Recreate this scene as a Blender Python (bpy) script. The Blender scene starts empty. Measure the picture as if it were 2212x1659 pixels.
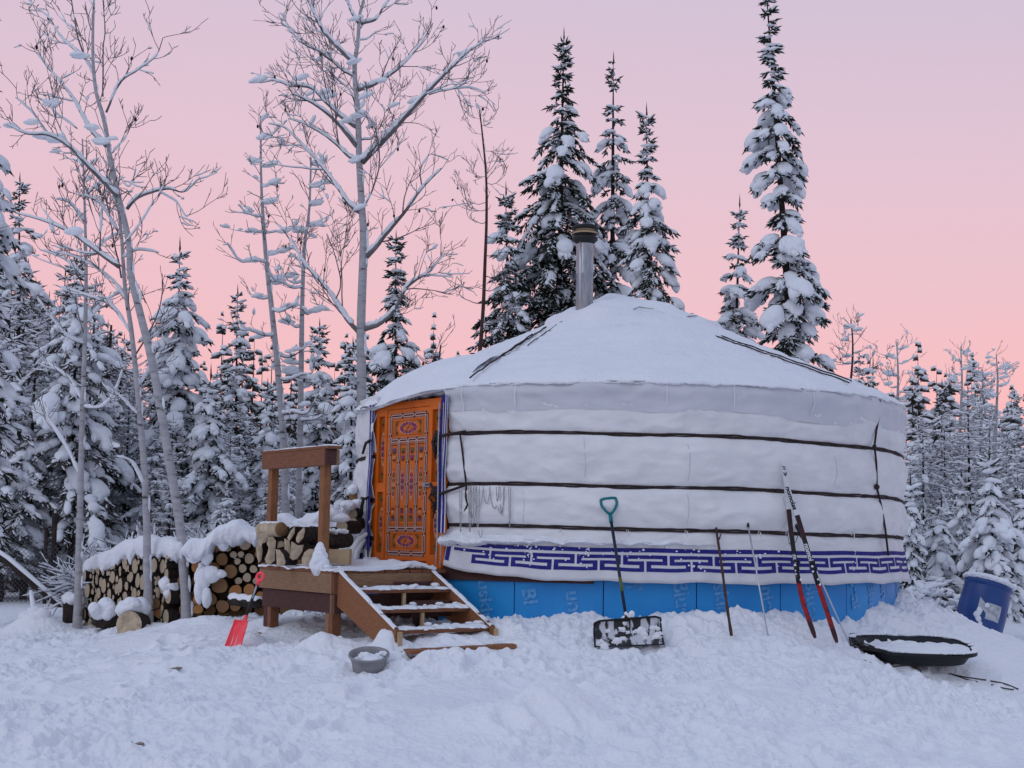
import bpy, math, random
import numpy as np
from mathutils import Vector, Matrix
R_ = math.radians
rng = np.random.default_rng(7)
random.seed(7)
scene = bpy.context.scene
C = scene.collection

# ------------------------------------------------------------------ camera, sky, light, exposure
F_PX, CXP, CYP = 3000.0, 1106.0, 829.5
PITCH = math.atan(323.0 / 3000.0)
ROLL = R_(1.0)
EYE = 1.5
cam_d = bpy.data.cameras.new('camera')
cam_d.sensor_fit = 'HORIZONTAL'
cam_d.sensor_width = 36.0
cam_d.lens = 36.0 * F_PX / 2212.0
cam_d.clip_start = 0.1
cam_d.clip_end = 3000
cam = bpy.data.objects.new('camera', cam_d)
C.objects.link(cam)
_up = Vector((0, -math.sin(PITCH), math.cos(PITCH)))
_fw = Vector((0, math.cos(PITCH), math.sin(PITCH)))
_rt = Vector((1, 0, 0))
_r2 = _rt * math.cos(ROLL) + _up * math.sin(ROLL)
_u2 = -_rt * math.sin(ROLL) + _up * math.cos(ROLL)
M3 = Matrix((_r2, _u2, -_fw)).transposed()
cam.matrix_world = Matrix.Translation((0, 0, EYE)) @ M3.to_4x4()
scene.camera = cam

scene.view_settings.view_transform = 'Standard'
scene.view_settings.look = 'None'
scene.view_settings.gamma = 1.0
scene.view_settings.exposure = 0.0
scene.render.film_transparent = False
scene.cycles.max_bounces = 6
scene.cycles.diffuse_bounces = 4
scene.cycles.use_denoising = True

world = bpy.data.worlds.new('World')
scene.world = world
world.use_nodes = True
nt = world.node_tree
nt.nodes.clear()
wo = nt.nodes.new('ShaderNodeOutputWorld')
bg = nt.nodes.new('ShaderNodeBackground'); bg.inputs['Strength'].default_value = 1.0
bg2 = nt.nodes.new('ShaderNodeBackground'); bg2.inputs['Strength'].default_value = 0.05
sky = nt.nodes.new('ShaderNodeTexSky'); sky.sky_type = 'NISHITA'; sky.sun_disc = False
sky.sun_elevation = R_(1.0); sky.sun_rotation = R_(200)
nt.links.new(sky.outputs[0], bg2.inputs['Color'])
tc = nt.nodes.new('ShaderNodeTexCoord')
sx = nt.nodes.new('ShaderNodeSeparateXYZ')
nt.links.new(tc.outputs['Generated'], sx.inputs[0])
def ramp(stops):
    r = nt.nodes.new('ShaderNodeValToRGB')
    e = r.color_ramp.elements
    while len(e) > 1: e.remove(e[-1])
    e[0].position = stops[0][0]; e[0].color = (*stops[0][1], 1)
    for p, c in stops[1:]:
        k = e.new(p); k.color = (*c, 1)
    return r
# afterglow: pink over the trees ahead, lavender and blue overhead and behind
r_front = ramp([(0.0, (.91, .41, .44)), (.09, (.89, .44, .485)), (.18, (.81, .475, .55)), (.27, (.74, .50, .595)),
                (.37, (.64, .50, .63)), (.55, (.43, .465, .65)), (1.0, (.350, .445, .63))])
r_back = ramp([(0.0, (.40, .42, .54)), (.25, (.38, .45, .61)), (1.0, (.350, .445, .63))])
nt.links.new(sx.outputs['Z'], r_front.inputs[0]); nt.links.new(sx.outputs['Z'], r_back.inputs[0])
mr = nt.nodes.new('ShaderNodeMapRange'); mr.inputs['From Min'].default_value = -0.2; mr.inputs['From Max'].default_value = 0.75
nt.links.new(sx.outputs['Y'], mr.inputs['Value'])
mix = nt.nodes.new('ShaderNodeMixRGB')
nt.links.new(mr.outputs[0], mix.inputs['Fac']); nt.links.new(r_back.outputs[0], mix.inputs[1]); nt.links.new(r_front.outputs[0], mix.inputs[2])
# slightly bluer to the right
mr2 = nt.nodes.new('ShaderNodeMapRange'); mr2.inputs['From Min'].default_value = -0.1; mr2.inputs['From Max'].default_value = 0.6; mr2.inputs['To Max'].default_value = 0.35
nt.links.new(sx.outputs['X'], mr2.inputs['Value'])
mz = nt.nodes.new('ShaderNodeMapRange'); mz.inputs['From Min'].default_value = 0.12; mz.inputs['From Max'].default_value = 0.36
nt.links.new(sx.outputs['Z'], mz.inputs['Value'])
mm = nt.nodes.new('ShaderNodeMath'); mm.operation = 'MULTIPLY'
nt.links.new(mr2.outputs[0], mm.inputs[0]); nt.links.new(mz.outputs[0], mm.inputs[1])
mix2 = nt.nodes.new('ShaderNodeMixRGB'); mix2.inputs[2].default_value = (.42, .44, .62, 1)
nt.links.new(mm.outputs[0], mix2.inputs['Fac']); nt.links.new(mix.outputs[0], mix2.inputs[1])
cn = nt.nodes.new('ShaderNodeTexNoise'); cn.inputs['Scale'].default_value = 2.2; cn.inputs['Detail'].default_value = 3
cmp_ = nt.nodes.new('ShaderNodeMapping'); cmp_.inputs['Scale'].default_value = (1, 1, 5); nt.links.new(tc.outputs['Generated'], cmp_.inputs[0]); nt.links.new(cmp_.outputs[0], cn.inputs[0])
cmr = nt.nodes.new('ShaderNodeMapRange'); cmr.inputs['From Min'].default_value = .35; cmr.inputs['From Max'].default_value = .7; cmr.inputs['To Max'].default_value = .16; nt.links.new(cn.outputs[0], cmr.inputs[0])
mix3 = nt.nodes.new('ShaderNodeMixRGB'); mix3.inputs[2].default_value = (.66, .52, .63, 1); nt.links.new(cmr.outputs[0], mix3.inputs['Fac']); nt.links.new(mix2.outputs[0], mix3.inputs[1])
nt.links.new(mix3.outputs[0], bg.inputs['Color'])
ad = nt.nodes.new('ShaderNodeAddShader')
nt.links.new(bg.outputs[0], ad.inputs[0]); nt.links.new(bg2.outputs[0], ad.inputs[1]); nt.links.new(ad.outputs[0], wo.inputs[0])

sun_d = bpy.data.lights.new('sun', 'SUN'); sun_d.energy = 0.45; sun_d.angle = R_(40); sun_d.color = (.88, .92, 1.0)
sun = bpy.data.objects.new('sun', sun_d); C.objects.link(sun)
sun.rotation_euler = (R_(52), 0, R_(-50)); sun.location = (0, 0, 30)

# ------------------------------------------------------------------ pixel (2212 x 1659 picture) -> world at depth y
def PP(px, py, Y):
    u, w = px - CXP, CYP - py
    a = u * math.cos(ROLL) - w * math.sin(ROLL); b = u * math.sin(ROLL) + w * math.cos(ROLL)
    f = F_PX * math.cos(PITCH) - b * math.sin(PITCH); z = F_PX * math.sin(PITCH) + b * math.cos(PITCH)
    return np.array([a / f * Y, Y, EYE + z / f * Y])
def pxs(n, Y): return n * Y / 3010.0

# ------------------------------------------------------------------ materials
MATS = {}
def node_mat(name):
    m = bpy.data.materials.new(name); m.use_nodes = True
    n = m.node_tree; b = n.nodes['Principled BSDF']
    MATS[name] = m
    return m, n, b
def mat(name, col, rough=0.7, col2=None, scale=8, bump=0.0, bscale=30, metal=0.0, stretch=(1, 1, 1), lo=.35, hi=.65, detail=4, spec=0.3, bdist=.02):
    m, n, b = node_mat(name)
    b.inputs['Roughness'].default_value = rough; b.inputs['Metallic'].default_value = metal
    b.inputs['Specular IOR Level'].default_value = spec
    b.inputs['Base Color'].default_value = (*col, 1)
    tcn = n.nodes.new('ShaderNodeTexCoord'); mp = n.nodes.new('ShaderNodeMapping'); mp.inputs['Scale'].default_value = stretch
    n.links.new(tcn.outputs['Object'], mp.inputs[0])
    if col2 is not None:
        nz = n.nodes.new('ShaderNodeTexNoise'); nz.inputs['Scale'].default_value = scale; nz.inputs['Detail'].default_value = detail
        cr = n.nodes.new('ShaderNodeValToRGB'); cr.color_ramp.elements[0].position = lo; cr.color_ramp.elements[1].position = hi
        cr.color_ramp.elements[0].color = (*col, 1); cr.color_ramp.elements[1].color = (*col2, 1)
        n.links.new(mp.outputs[0], nz.inputs[0]); n.links.new(nz.outputs[0], cr.inputs[0]); n.links.new(cr.outputs[0], b.inputs['Base Color'])
    if bump:
        nb = n.nodes.new('ShaderNodeTexNoise'); nb.inputs['Scale'].default_value = bscale; nb.inputs['Detail'].default_value = 5
        bp = n.nodes.new('ShaderNodeBump'); bp.inputs['Strength'].default_value = bump; bp.inputs['Distance'].default_value = bdist
        n.links.new(mp.outputs[0], nb.inputs[0]); n.links.new(nb.outputs[0], bp.inputs['Height']); n.links.new(bp.outputs[0], b.inputs['Normal'])
    return m
mat('snow', (.80, .825, .87), .75, (.84, .86, .90), 3, .55, 28, bdist=.03)
mat('snow_tree', (.80, .83, .87), .8, bump=.5, bscale=14, bdist=.05)
mat('snow_ground', (.82, .84, .885), .75, (.86, .875, .91), 1.3, .7, 22, bdist=.03)
mat('canvas', (.70, .705, .715), .8, (.78, .78, .785), 2.6, .35, 4.5, bdist=.06, stretch=(1, 1, 1.8))
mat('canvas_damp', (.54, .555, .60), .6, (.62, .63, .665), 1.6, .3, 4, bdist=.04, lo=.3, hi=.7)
mat('canvas_seam', (.76, .76, .78), .8)
mat('band_white', (.70, .70, .72), .8, (.62, .62, .65), 5, .2, 30)
mat('band_blue', (.015, .015, .16), .85, (.03, .03, .22), 20)
mat('rope', (.022, .014, .014), .9, (.05, .035, .035), 60, .4, 80)
mat('cord_white', (.62, .62, .62), .8, (.18, .18, .2), 120)
mat('foam_blue', (.007, .22, .58), .45, (.014, .28, .66), 1.5, .05, 4, spec=.4)
mat('foam_print', (.12, .36, .66), .5, (.04, .24, .58), 30, lo=.4, hi=.62)
mat('foam_seam', (.004, .02, .12), .6)
mat('wood_red', (.17, .065, .032), .75, (.25, .105, .055), 9, .3, 40, stretch=(1.2, 12, 12))
mat('wood_tan', (.22, .12, .065), .75, (.30, .18, .10), 9, .3, 40, stretch=(1.2, 12, 12))
mat('wood_dark', (.06, .028, .026), .8, (.10, .042, .035), 9, .3, 40, stretch=(1.2, 12, 12))
mat('wood_orange', (.21, .085, .036), .7, (.30, .13, .055), 7, .3, 40, stretch=(1.2, 10, 10))
mat('ply', (.42, .30, .17), .8, (.52, .38, .23), 6, .1, 40)
mat('cut_wood', (.36, .28, .19), .85, (.56, .45, .32), 14, .3, 40)
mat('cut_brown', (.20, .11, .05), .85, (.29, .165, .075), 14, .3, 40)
mat('cut_orange', (.36, .15, .045), .85, (.44, .21, .08), 14, .3, 40)
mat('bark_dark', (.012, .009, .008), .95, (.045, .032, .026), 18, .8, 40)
mat('bark_trunk', (.022, .016, .014), .95, (.045, .032, .027), 12, .6, 30)
mat('frost_twig', (.20, .19, .20), .9, (.38, .38, .41), 4)
mat('needles', (.016, .024, .016), .9, (.036, .045, .030), 3)
mat('needles_brown', (.045, .042, .036), .9, (.085, .075, .062), 3)
mat('twig', (.11, .098, .10), .9, (.20, .185, .19), 5)
mat('orange_paint', (.60, .115, .004), .55, (.70, .15, .007), 5, .1, 20)
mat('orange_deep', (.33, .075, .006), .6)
mat('p_cream', (.72, .42, .34), .6)
mat('p_dark', (.05, .008, .006), .6)
mat('p_purple', (.20, .04, .17), .6)
mat('p_blue', (.06, .07, .20), .6)
mat('p_green', (.11, .13, .025), .6)
mat('p_pink', (.55, .12, .10), .6)
mat('p_peach', (.75, .30, .10), .6)
mat('steel', (.42, .42, .44), .38, (.28, .28, .30), 6, metal=.75, stretch=(8, 8, 1))
mat('black_metal', (.015, .015, .016), .5)
mat('black_plastic', (.012, .013, .016), .45, bump=.1, bscale=40)
mat('frosted_black', (.02, .021, .024), .5, (.55, .56, .60), 7, lo=.5, hi=.56, stretch=(2.2, 1, .6), detail=3)
mat('navy_pole', (.012, .018, .04), .4)
mat('teal', (.004, .17, .20), .4)
mat('neon_red', (.98, .06, .09), .5, (1.0, .13, .15), 12)
mat('stick', (.05, .028, .024), .9, (.09, .05, .04), 20)
mat('alu', (.55, .56, .58), .3, metal=.6)
mat('ski_white', (.62, .63, .66), .35)
mat('ski_black', (.012, .012, .016), .35)
mat('ski_red', (.36, .012, .012), .35, (.10, .01, .012), 14)
mat('ski_maroon', (.07, .009, .012), .35, (.02, .01, .012), 9)
mat('barrel_blue', (.004, .040, .19), .35, (.006, .055, .23), 4, spec=.5)
mat('paper', (.30, .33, .37), .8, (.55, .57, .60), 14)
mat('rubber_grey', (.22, .21, .22), .7, (.31, .30, .31), 9)
mat('green_box', (.018, .05, .035), .7)
mat('wire', (.10, .10, .11), .6)
mat('grey_board', (.17, .16, .17), .85, (.24, .23, .24), 8)
mat('dirt', (.25, .20, .17), .9)
# pale poplar bark with dark scars
m, n, b = node_mat('bark_pale'); b.inputs['Roughness'].default_value = .85
tcn = n.nodes.new('ShaderNodeTexCoord'); mp = n.nodes.new('ShaderNodeMapping'); mp.inputs['Scale'].default_value = (1.0, 1.0, 3.5)
n.links.new(tcn.outputs['Object'], mp.inputs[0])
nz = n.nodes.new('ShaderNodeTexNoise'); nz.inputs['Scale'].default_value = 5.5; nz.inputs['Detail'].default_value = 5
cr = n.nodes.new('ShaderNodeValToRGB'); e = cr.color_ramp.elements
e[0].position = .30; e[0].color = (.06, .055, .06, 1); e[1].position = .38; e[1].color = (.33, .325, .34, 1)
k = e.new(.7); k.color = (.44, .435, .45, 1)
n.links.new(mp.outputs[0], nz.inputs[0]); n.links.new(nz.outputs[0], cr.inputs[0]); n.links.new(cr.outputs[0], b.inputs['Base Color'])

# ------------------------------------------------------------------ mesh building
class Geo:
    def __init__(s): s.v = []; s.f = []; s.n = 0
    def add(s, v, f, mi=0):
        v = np.asarray(v, float).reshape(-1, 3); f = np.asarray(f, int)
        s.v.append(v); s.f.append((f + s.n, mi)); s.n += len(v)
    def box(s, c, size, mi=0, rot=None, bevel=0):
        h = np.array(size) / 2
        v = np.array([[x, y, z] for x in (-1, 1) for y in (-1, 1) for z in (-1, 1)]) * h
        if rot is not None: v = v @ np.asarray(rot).T
        s.add(v + np.array(c), [[0, 1, 3, 2], [4, 6, 7, 5], [0, 4, 5, 1], [2, 3, 7, 6], [0, 2, 6, 4], [1, 5, 7, 3]], mi)
    def tube(s, pts, rad, sides=6, mi=0, caps=True, squash=None):
        P = np.asarray(pts, float); n = len(P)
        rad = np.broadcast_to(np.asarray(rad, float), (n,))
        T = np.gradient(P, axis=0); T /= np.linalg.norm(T, axis=1)[:, None] + 1e-9
        ref = np.array([0, 0, 1.0]) if abs(T[:, 2]).mean() < .8 else np.array([1.0, 0, 0])
        A = np.cross(T, ref); A /= np.linalg.norm(A, axis=1)[:, None] + 1e-9
        B = np.cross(A, T)
        a = np.arange(sides) * 2 * np.pi / sides
        sq = 1 if squash is None else squash
        V = P[:, None] + rad[:, None, None] * (np.cos(a)[None, :, None] * A[:, None] + sq * np.sin(a)[None, :, None] * B[:, None])
        i = np.arange(n - 1)[:, None] * sides; j = np.arange(sides)[None]; j2 = (j + 1) % sides
        F = np.stack([i + j, i + j2, i + sides + j2, i + sides + j], -1).reshape(-1, 4)
        base = s.n
        s.add(V.reshape(-1, 3), F, mi)
        if caps and sides > 3:
            s.f.append((np.array([list(range(sides))[::-1]]) + base, mi)); s.f.append((np.array([list(range(sides))]) + base + (n - 1) * sides, mi))
    def grid(s, V, mi=0, closed_u=False, flip=False):
        V = np.asarray(V, float); nu, nv = V.shape[:2]
        iu = np.arange(nu if closed_u else nu - 1)[:, None]; iv = np.arange(nv - 1)[None]
        a = iu * nv + iv; bb = ((iu + 1) % nu) * nv + iv
        F = np.stack([a, bb, bb + 1, a + 1], -1).reshape(-1, 4)
        if flip: F = F[:, ::-1]
        s.add(V.reshape(-1, 3), F, mi)
    def lathe(s, prof, center, sides=24, mi=0, rot=None, arc=None):
        a = np.arange(sides) * 2 * np.pi / sides
        pr = np.array(prof)
        V = np.stack([pr[None, :, 0] * np.cos(a)[:, None], pr[None, :, 0] * np.sin(a)[:, None], np.broadcast_to(pr[None, :, 1], (sides, len(pr)))], -1)
        if rot is not None: V = V @ np.asarray(rot).T
        s.grid(V + np.array(center), mi, closed_u=True)
    def blob(s, c, r, mi=0, sub=2, rough=.15, rot=None, seed=None):
        V, F = ico(sub)
        k = rng.integers(0, 12) if seed is None else seed
        d = blobnoise(V, k)
        V = V * (1 + rough * d)[:, None] * np.array(r)
        if rot is not None: V = V @ np.asarray(rot).T
        s.add(V + np.array(c), F, mi)
    def mesh(s, name, mats, smooth=True, origin=(0, 0, 0)):
        me = bpy.data.meshes.new(name)
        if not s.v: return me
        V = np.concatenate(s.v) - np.array(origin)
        me.vertices.add(len(V)); me.vertices.foreach_set('co', V.astype(np.float32).ravel())
        loops = np.concatenate([f.ravel() for f, _ in s.f]); cnt = np.concatenate([np.full(len(f), f.shape[1]) for f, _ in s.f])
        mi = np.concatenate([np.full(len(f), m) for f, m in s.f])
        me.loops.add(len(loops)); me.loops.foreach_set('vertex_index', loops.astype(np.int32))
        me.polygons.add(len(cnt)); st = np.concatenate([[0], np.cumsum(cnt)[:-1]])
        me.polygons.foreach_set('loop_start', st.astype(np.int32)); me.polygons.foreach_set('loop_total', cnt.astype(np.int32))
        for mn in (mats if isinstance(mats, (list, tuple)) else [mats]): me.materials.append(MATS[mn])
        me.polygons.foreach_set('material_index', mi.astype(np.int32))
        me.update(calc_edges=True)
        me.polygons.foreach_set('use_smooth', np.full(len(cnt), smooth))
        me.validate()
        return me
_ico = {}
def ico(sub):
    if sub in _ico: return _ico[sub]
    t = (1 + 5 ** .5) / 2
    v = [(-1, t, 0), (1, t, 0), (-1, -t, 0), (1, -t, 0), (0, -1, t), (0, 1, t), (0, -1, -t), (0, 1, -t), (t, 0, -1), (t, 0, 1), (-t, 0, -1), (-t, 0, 1)]
    f = [(0, 11, 5), (0, 5, 1), (0, 1, 7), (0, 7, 10), (0, 10, 11), (1, 5, 9), (5, 11, 4), (11, 10, 2), (10, 7, 6), (7, 1, 8), (3, 9, 4), (3, 4, 2), (3, 2, 6), (3, 6, 8), (3, 8, 9), (4, 9, 5), (2, 4, 11), (6, 2, 10), (8, 6, 7), (9, 8, 1)]
    v = [np.array(x, float) / np.linalg.norm(x) for x in v]
    for _ in range(sub):
        c = {}; nf = []
        def mid(a, b):
            k = (min(a, b), max(a, b))
            if k not in c:
                m_ = v[a] + v[b]; v.append(m_ / np.linalg.norm(m_)); c[k] = len(v) - 1
            return c[k]
        for a, b_, d in f:
            x, y, z = mid(a, b_), mid(b_, d), mid(d, a)
            nf += [(a, x, z), (b_, y, x), (d, z, y), (x, y, z)]
        f = nf
    _ico[sub] = (np.array(v), np.array(f)); return _ico[sub]
def blobnoise(V, k):
    r = np.random.default_rng(100 + int(k)); d = np.zeros(len(V))
    for o in range(7):
        w = r.normal(size=3) * (1.5 + .7 * o); d += np.sin(V @ w + r.uniform(0, 6.3)) / (1 + .45 * o)
    return d / 2.0
def frames(D, roll=None):
    D = D / (np.linalg.norm(D, axis=1)[:, None] + 1e-9)
    ref = np.where(np.abs(D[:, 2:3]) < .9, np.array([[0, 0, 1.0]]), np.array([[1.0, 0, 0]]))
    A = np.cross(ref, D); A /= np.linalg.norm(A, axis=1)[:, None] + 1e-9
    B = np.cross(D, A)
    return D, A, B     # along, side, up
def spikes(geo, O, D, L, W, mi=0):
    D, A, B = frames(D)
    tv = np.array([[0, 0, 0], [.35, .5, -.25], [.35, -.5, -.25], [.35, 0, .6], [1, 0, 0]])
    V = O[:, None] + D[:, None] * (tv[None, :, 0:1] * L[:, None, None]) + (A[:, None] * tv[None, :, 1:2] + B[:, None] * tv[None, :, 2:3]) * 2 * W[:, None, None]
    tf = np.array([[0, 2, 1], [0, 1, 3], [0, 3, 2], [4, 1, 2], [4, 3, 1], [4, 2, 3]])
    F = (np.arange(len(O))[:, None, None] * 5 + tf[None]).reshape(-1, 3)
    geo.add(V.reshape(-1, 3), F, mi)
def blobs(geo, O, D, S, sub=1, rough=.18, mi=0):
    "oriented squashed blobs: S = (along, side, up) radii"
    D, A, B = frames(D)
    Vt, Ft = ico(sub)
    K = rng.integers(0, 12, len(O)); N = np.stack([blobnoise(Vt, k) for k in range(12)])
    T = Vt[None] * (1 + rough * N[K])[:, :, None] * S[:, None, :]
    V = O[:, None] + D[:, None] * T[:, :, 0:1] + A[:, None] * T[:, :, 1:2] + B[:, None] * T[:, :, 2:3]
    F = (np.arange(len(O))[:, None, None] * len(Vt) + Ft[None]).reshape(-1, 3)
    geo.add(V.reshape(-1, 3), F, mi)

# ------------------------------------------------------------------ objects
def obj(name, geo, mats, parent=None, smooth=True, origin=None, me=None):
    if parent is not None and origin is None:
        o0 = Vector((0, 0, 0)); q_ = parent
        while q_ is not None: o0 = o0 + q_.location; q_ = q_.parent
    else: o0 = origin if origin is not None else (0, 0, 0)
    if me is None: me = geo.mesh(name, mats, smooth, tuple(o0))
    o = bpy.data.objects.new(name, me); C.objects.link(o)
    if parent is not None:
        o.parent = parent
    elif origin is not None: o.location = origin
    return o
def thing(name, label, cat, loc=(0, 0, 0), group=None):
    o = bpy.data.objects.new(name, None); C.objects.link(o); o.location = tuple(float(x) for x in loc); o.empty_display_size = .2
    o['label'] = label; o['category'] = cat
    if group: o['group'] = group
    return o
def tag(o, label, cat, group=None, kind=None):
    o['label'] = label; o['category'] = cat
    if group: o['group'] = group
    if kind: o['kind'] = kind
    return o
def dup(root, loc, rotz=0, sc=1.0, label=None, group=None):
    r = root.copy(); C.objects.link(r); r.location = tuple(float(x) for x in loc); r.rotation_euler = (0, 0, rotz)
    r.scale = (sc, sc, sc) if not isinstance(sc, tuple) else sc
    if label: r['label'] = label
    if group: r['group'] = group
    for ch in root.children:
        c = ch.copy(); C.objects.link(c); c.parent = r
        for g in ch.children:
            d = g.copy(); C.objects.link(d); d.parent = c
    return r
def flat(o):
    o.data.polygons.foreach_set('use_smooth', np.zeros(len(o.data.polygons), bool)); return o
def rot_from(x, y, z): return np.stack([x, y, z], 1)
def unit(v): v = np.asarray(v, float); return v / np.linalg.norm(v)

# ------------------------------------------------------------------ noise
def vnoise(x, y, seed=0):
    xi = np.floor(x).astype(np.int64); yi = np.floor(y).astype(np.int64); fx = x - xi; fy = y - yi
    fx = fx * fx * fx * (fx * (fx * 6 - 15) + 10); fy = fy * fy * fy * (fy * (fy * 6 - 15) + 10)
    def h(a, b):
        n_ = (a * 374761393 + b * 668265263 + seed * 974634777) & 0xFFFFFFFF
        n_ = ((n_ ^ (n_ >> 13)) * 1274126177) & 0xFFFFFFFF
        return ((n_ ^ (n_ >> 16)) & 0xFFFF) / 32767.5 - 1
    return (h(xi, yi) * (1 - fx) + h(xi + 1, yi) * fx) * (1 - fy) + (h(xi, yi + 1) * (1 - fx) + h(xi + 1, yi + 1) * fx) * fy
def fbm(x, y, oct=4, seed=0, gain=.5):
    s = 0; a = 1
    for o in range(oct): s = s + a * vnoise(x * 2 ** o + 13.7 * o, y * 2 ** o - 7.1 * o, seed + o); a *= gain
    return s

# ------------------------------------------------------------------ ground
YC = np.array([1.409, 17.03]); YR = 3.25
ctrl = [(0, 1659, 8.8), (1106, 1659, 8.7), (2212, 1659, 8.8), (500, 1530, 10.6), (1700, 1530, 10.8), (797, 1455, 12.4), (495, 1400, 13.5),
        (588, 1392, 14.1), (690, 1385, 13.5), (640, 1345, 14.9), (60, 1345, 20), (250, 1358, 17.6), (345, 1352, 17.0), (420, 1346, 16.3), (550, 1335, 16.2),
        (0, 1400, 16.5), (250, 1420, 14.5), (880, 1418, 12.55), (1105, 1408, 12.7), (1000, 1385, 13.2), (1095, 1352, 13.75), (1200, 1348, 13.75), (1350, 1338, 13.75),
        (1360, 1402, 13.15), (1500, 1322, 13.8), (1560, 1330, 13.8), (1600, 1392, 13.2), (1700, 1325, 14.1), (1790, 1400, 13.5), (1830, 1318, 14.8), (1900, 1292, 15.6), (1950, 1292, 16.2),
        (1990, 1445, 14.2), (1850, 1420, 14.0), (2120, 1372, 20.2), (2212, 1400, 17.5), (2060, 1350, 18.5), (2212, 1350, 22), (2020, 1335, 20.5),
        (2050, 1290, 26), (60, 1298, 24.5), (0, 1290, 27), (170, 1300, 24), (1400, 1480, 11.6), (2100, 1500, 12.2), (250, 1500, 11.8)]
cp = np.array([PP(*c) for c in ctrl])
extra = np.array([[0, 0, -.1], [-6, 3, 0], [6, 3, 0], [-14, 12, .2], [-30, 30, .45], [0, 36, .45], [14, 30, .6], [30, 30, .6], [0, 60, .6], [-40, 60, .6], [40, 60, .6], [1.4, 17, .5], [1.4, 21, .5], [-3, 22, .35], [12, 12, .3], [-60, 0, 0], [60, 0, 0], [0, -60, 0], [-1.2, 15.6, .5], [-1.9, 14.4, .45]])
cp = np.vstack([cp, extra])
def _tps(a, b):
    d2 = (a[:, None, 0] - b[None, :, 0]) ** 2 + (a[:, None, 1] - b[None, :, 1]) ** 2
    return .5 * d2 * np.log(d2 + 1e-9)
_n = len(cp); A_ = np.zeros((_n + 3, _n + 3)); A_[:_n, :_n] = _tps(cp, cp) + np.eye(_n) * .02
A_[:_n, _n] = 1; A_[:_n, _n + 1:] = cp[:, :2]; A_[_n:, :_n] = A_[:_n, _n:].T
_w = np.linalg.solve(A_, np.concatenate([cp[:, 2], [0, 0, 0]]))
def Gbase(x, y):
    x = np.atleast_1d(np.asarray(x, float)); y = np.atleast_1d(np.asarray(y, float)); q = np.stack([x.ravel(), y.ravel()], 1)
    out = np.empty(len(q))
    for i in range(0, len(q), 60000):
        out[i:i + 60000] = _tps(q[i:i + 60000], cp) @ _w[:_n] + _w[_n] + q[i:i + 60000] @ _w[_n + 1:]
    out = out.reshape(x.shape)
    rr = np.hypot(x, y); k = np.clip((rr - 45) / 30, 0, 1)
    return out * (1 - k) + .6 * k
MOUNDS = []
def mound_px(px, py, Y, h, rx, ry, p=2): w = PP(px, py, Y); MOUNDS.append((w[0], w[1], h, rx, ry, p))
mound_px(1190, 1545, 10.2, .26, .30, .36); mound_px(1030, 1590, 9.9, .14, .28, .3); mound_px(1330, 1600, 9.8, .06, .3, .3)
mound_px(840, 1372, 12.9, .14, .16, .2); mound_px(690, 1385, 13.25, .12, .2, .16); mound_px(545, 1370, 14.0, .14, .17, .25)
mound_px(75, 1345, 18.6, .26, .34, .3); mound_px(390, 1345, 16.1, .06, .25, .2); mound_px(470, 1335, 16.0, .05, .25, .2)
mound_px(1890, 1300, 15.2, .10, .3, .25); mound_px(1940, 1300, 15.9, .10, .2, .25); mound_px(1590, 1325, 13.7, .07, .18, .15); mound_px(1230, 1345, 13.7, .04, .15, .12)
mound_px(1420, 1345, 13.55, .05, .15, .12); mound_px(1110, 1392, 13.0, .07, .3, .12); mound_px(940, 1385, 13.2, .06, .3, .2)
mound_px(1985, 1462, 13.6, .07, .07, .1); mound_px(1850, 1432, 13.9, .05, .25, .15); mound_px(985, 1408, 12.72, -.05, .75, .13); mound_px(2065, 1365, 19.7, .12, .16, .2)
pits = []
_pr = np.random.default_rng(3)
for _ in range(330):
    yy = _pr.uniform(8.4, 15); pits.append((_pr.uniform(-.42, .42) * yy, yy, _pr.uniform(.02, .055), _pr.uniform(.06, .12), _pr.uniform(.09, .2), _pr.uniform(0, 3.14)))
for (xa, ya), (xb, yb), n_ in (((-1.5, 8.6), (-1.0, 12.4), 11), ((1.9, 8.8), (-.4, 12.7), 12), ((-.9, 12.4), (2.6, 13.0), 9), ((-3.6, 12.5), (-1.4, 12.6), 7), ((2.8, 9.4), (3.6, 13.4), 10), ((-2.9, 9.2), (-3.3, 14.5), 12)):
    for k in range(n_):
        f = k / (n_ - 1); dx, dy_ = xb - xa, yb - ya; L_ = math.hypot(dx, dy_); s_ = (-1) ** k * .11
        pits.append((xa + dx * f - dy_ / L_ * s_ + _pr.normal(0, .04), ya + dy_ * f + dx / L_ * s_ + _pr.normal(0, .05), _pr.uniform(.045, .075), .075, .15, math.atan2(-dx, dy_) + _pr.normal(0, .2)))
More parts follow.
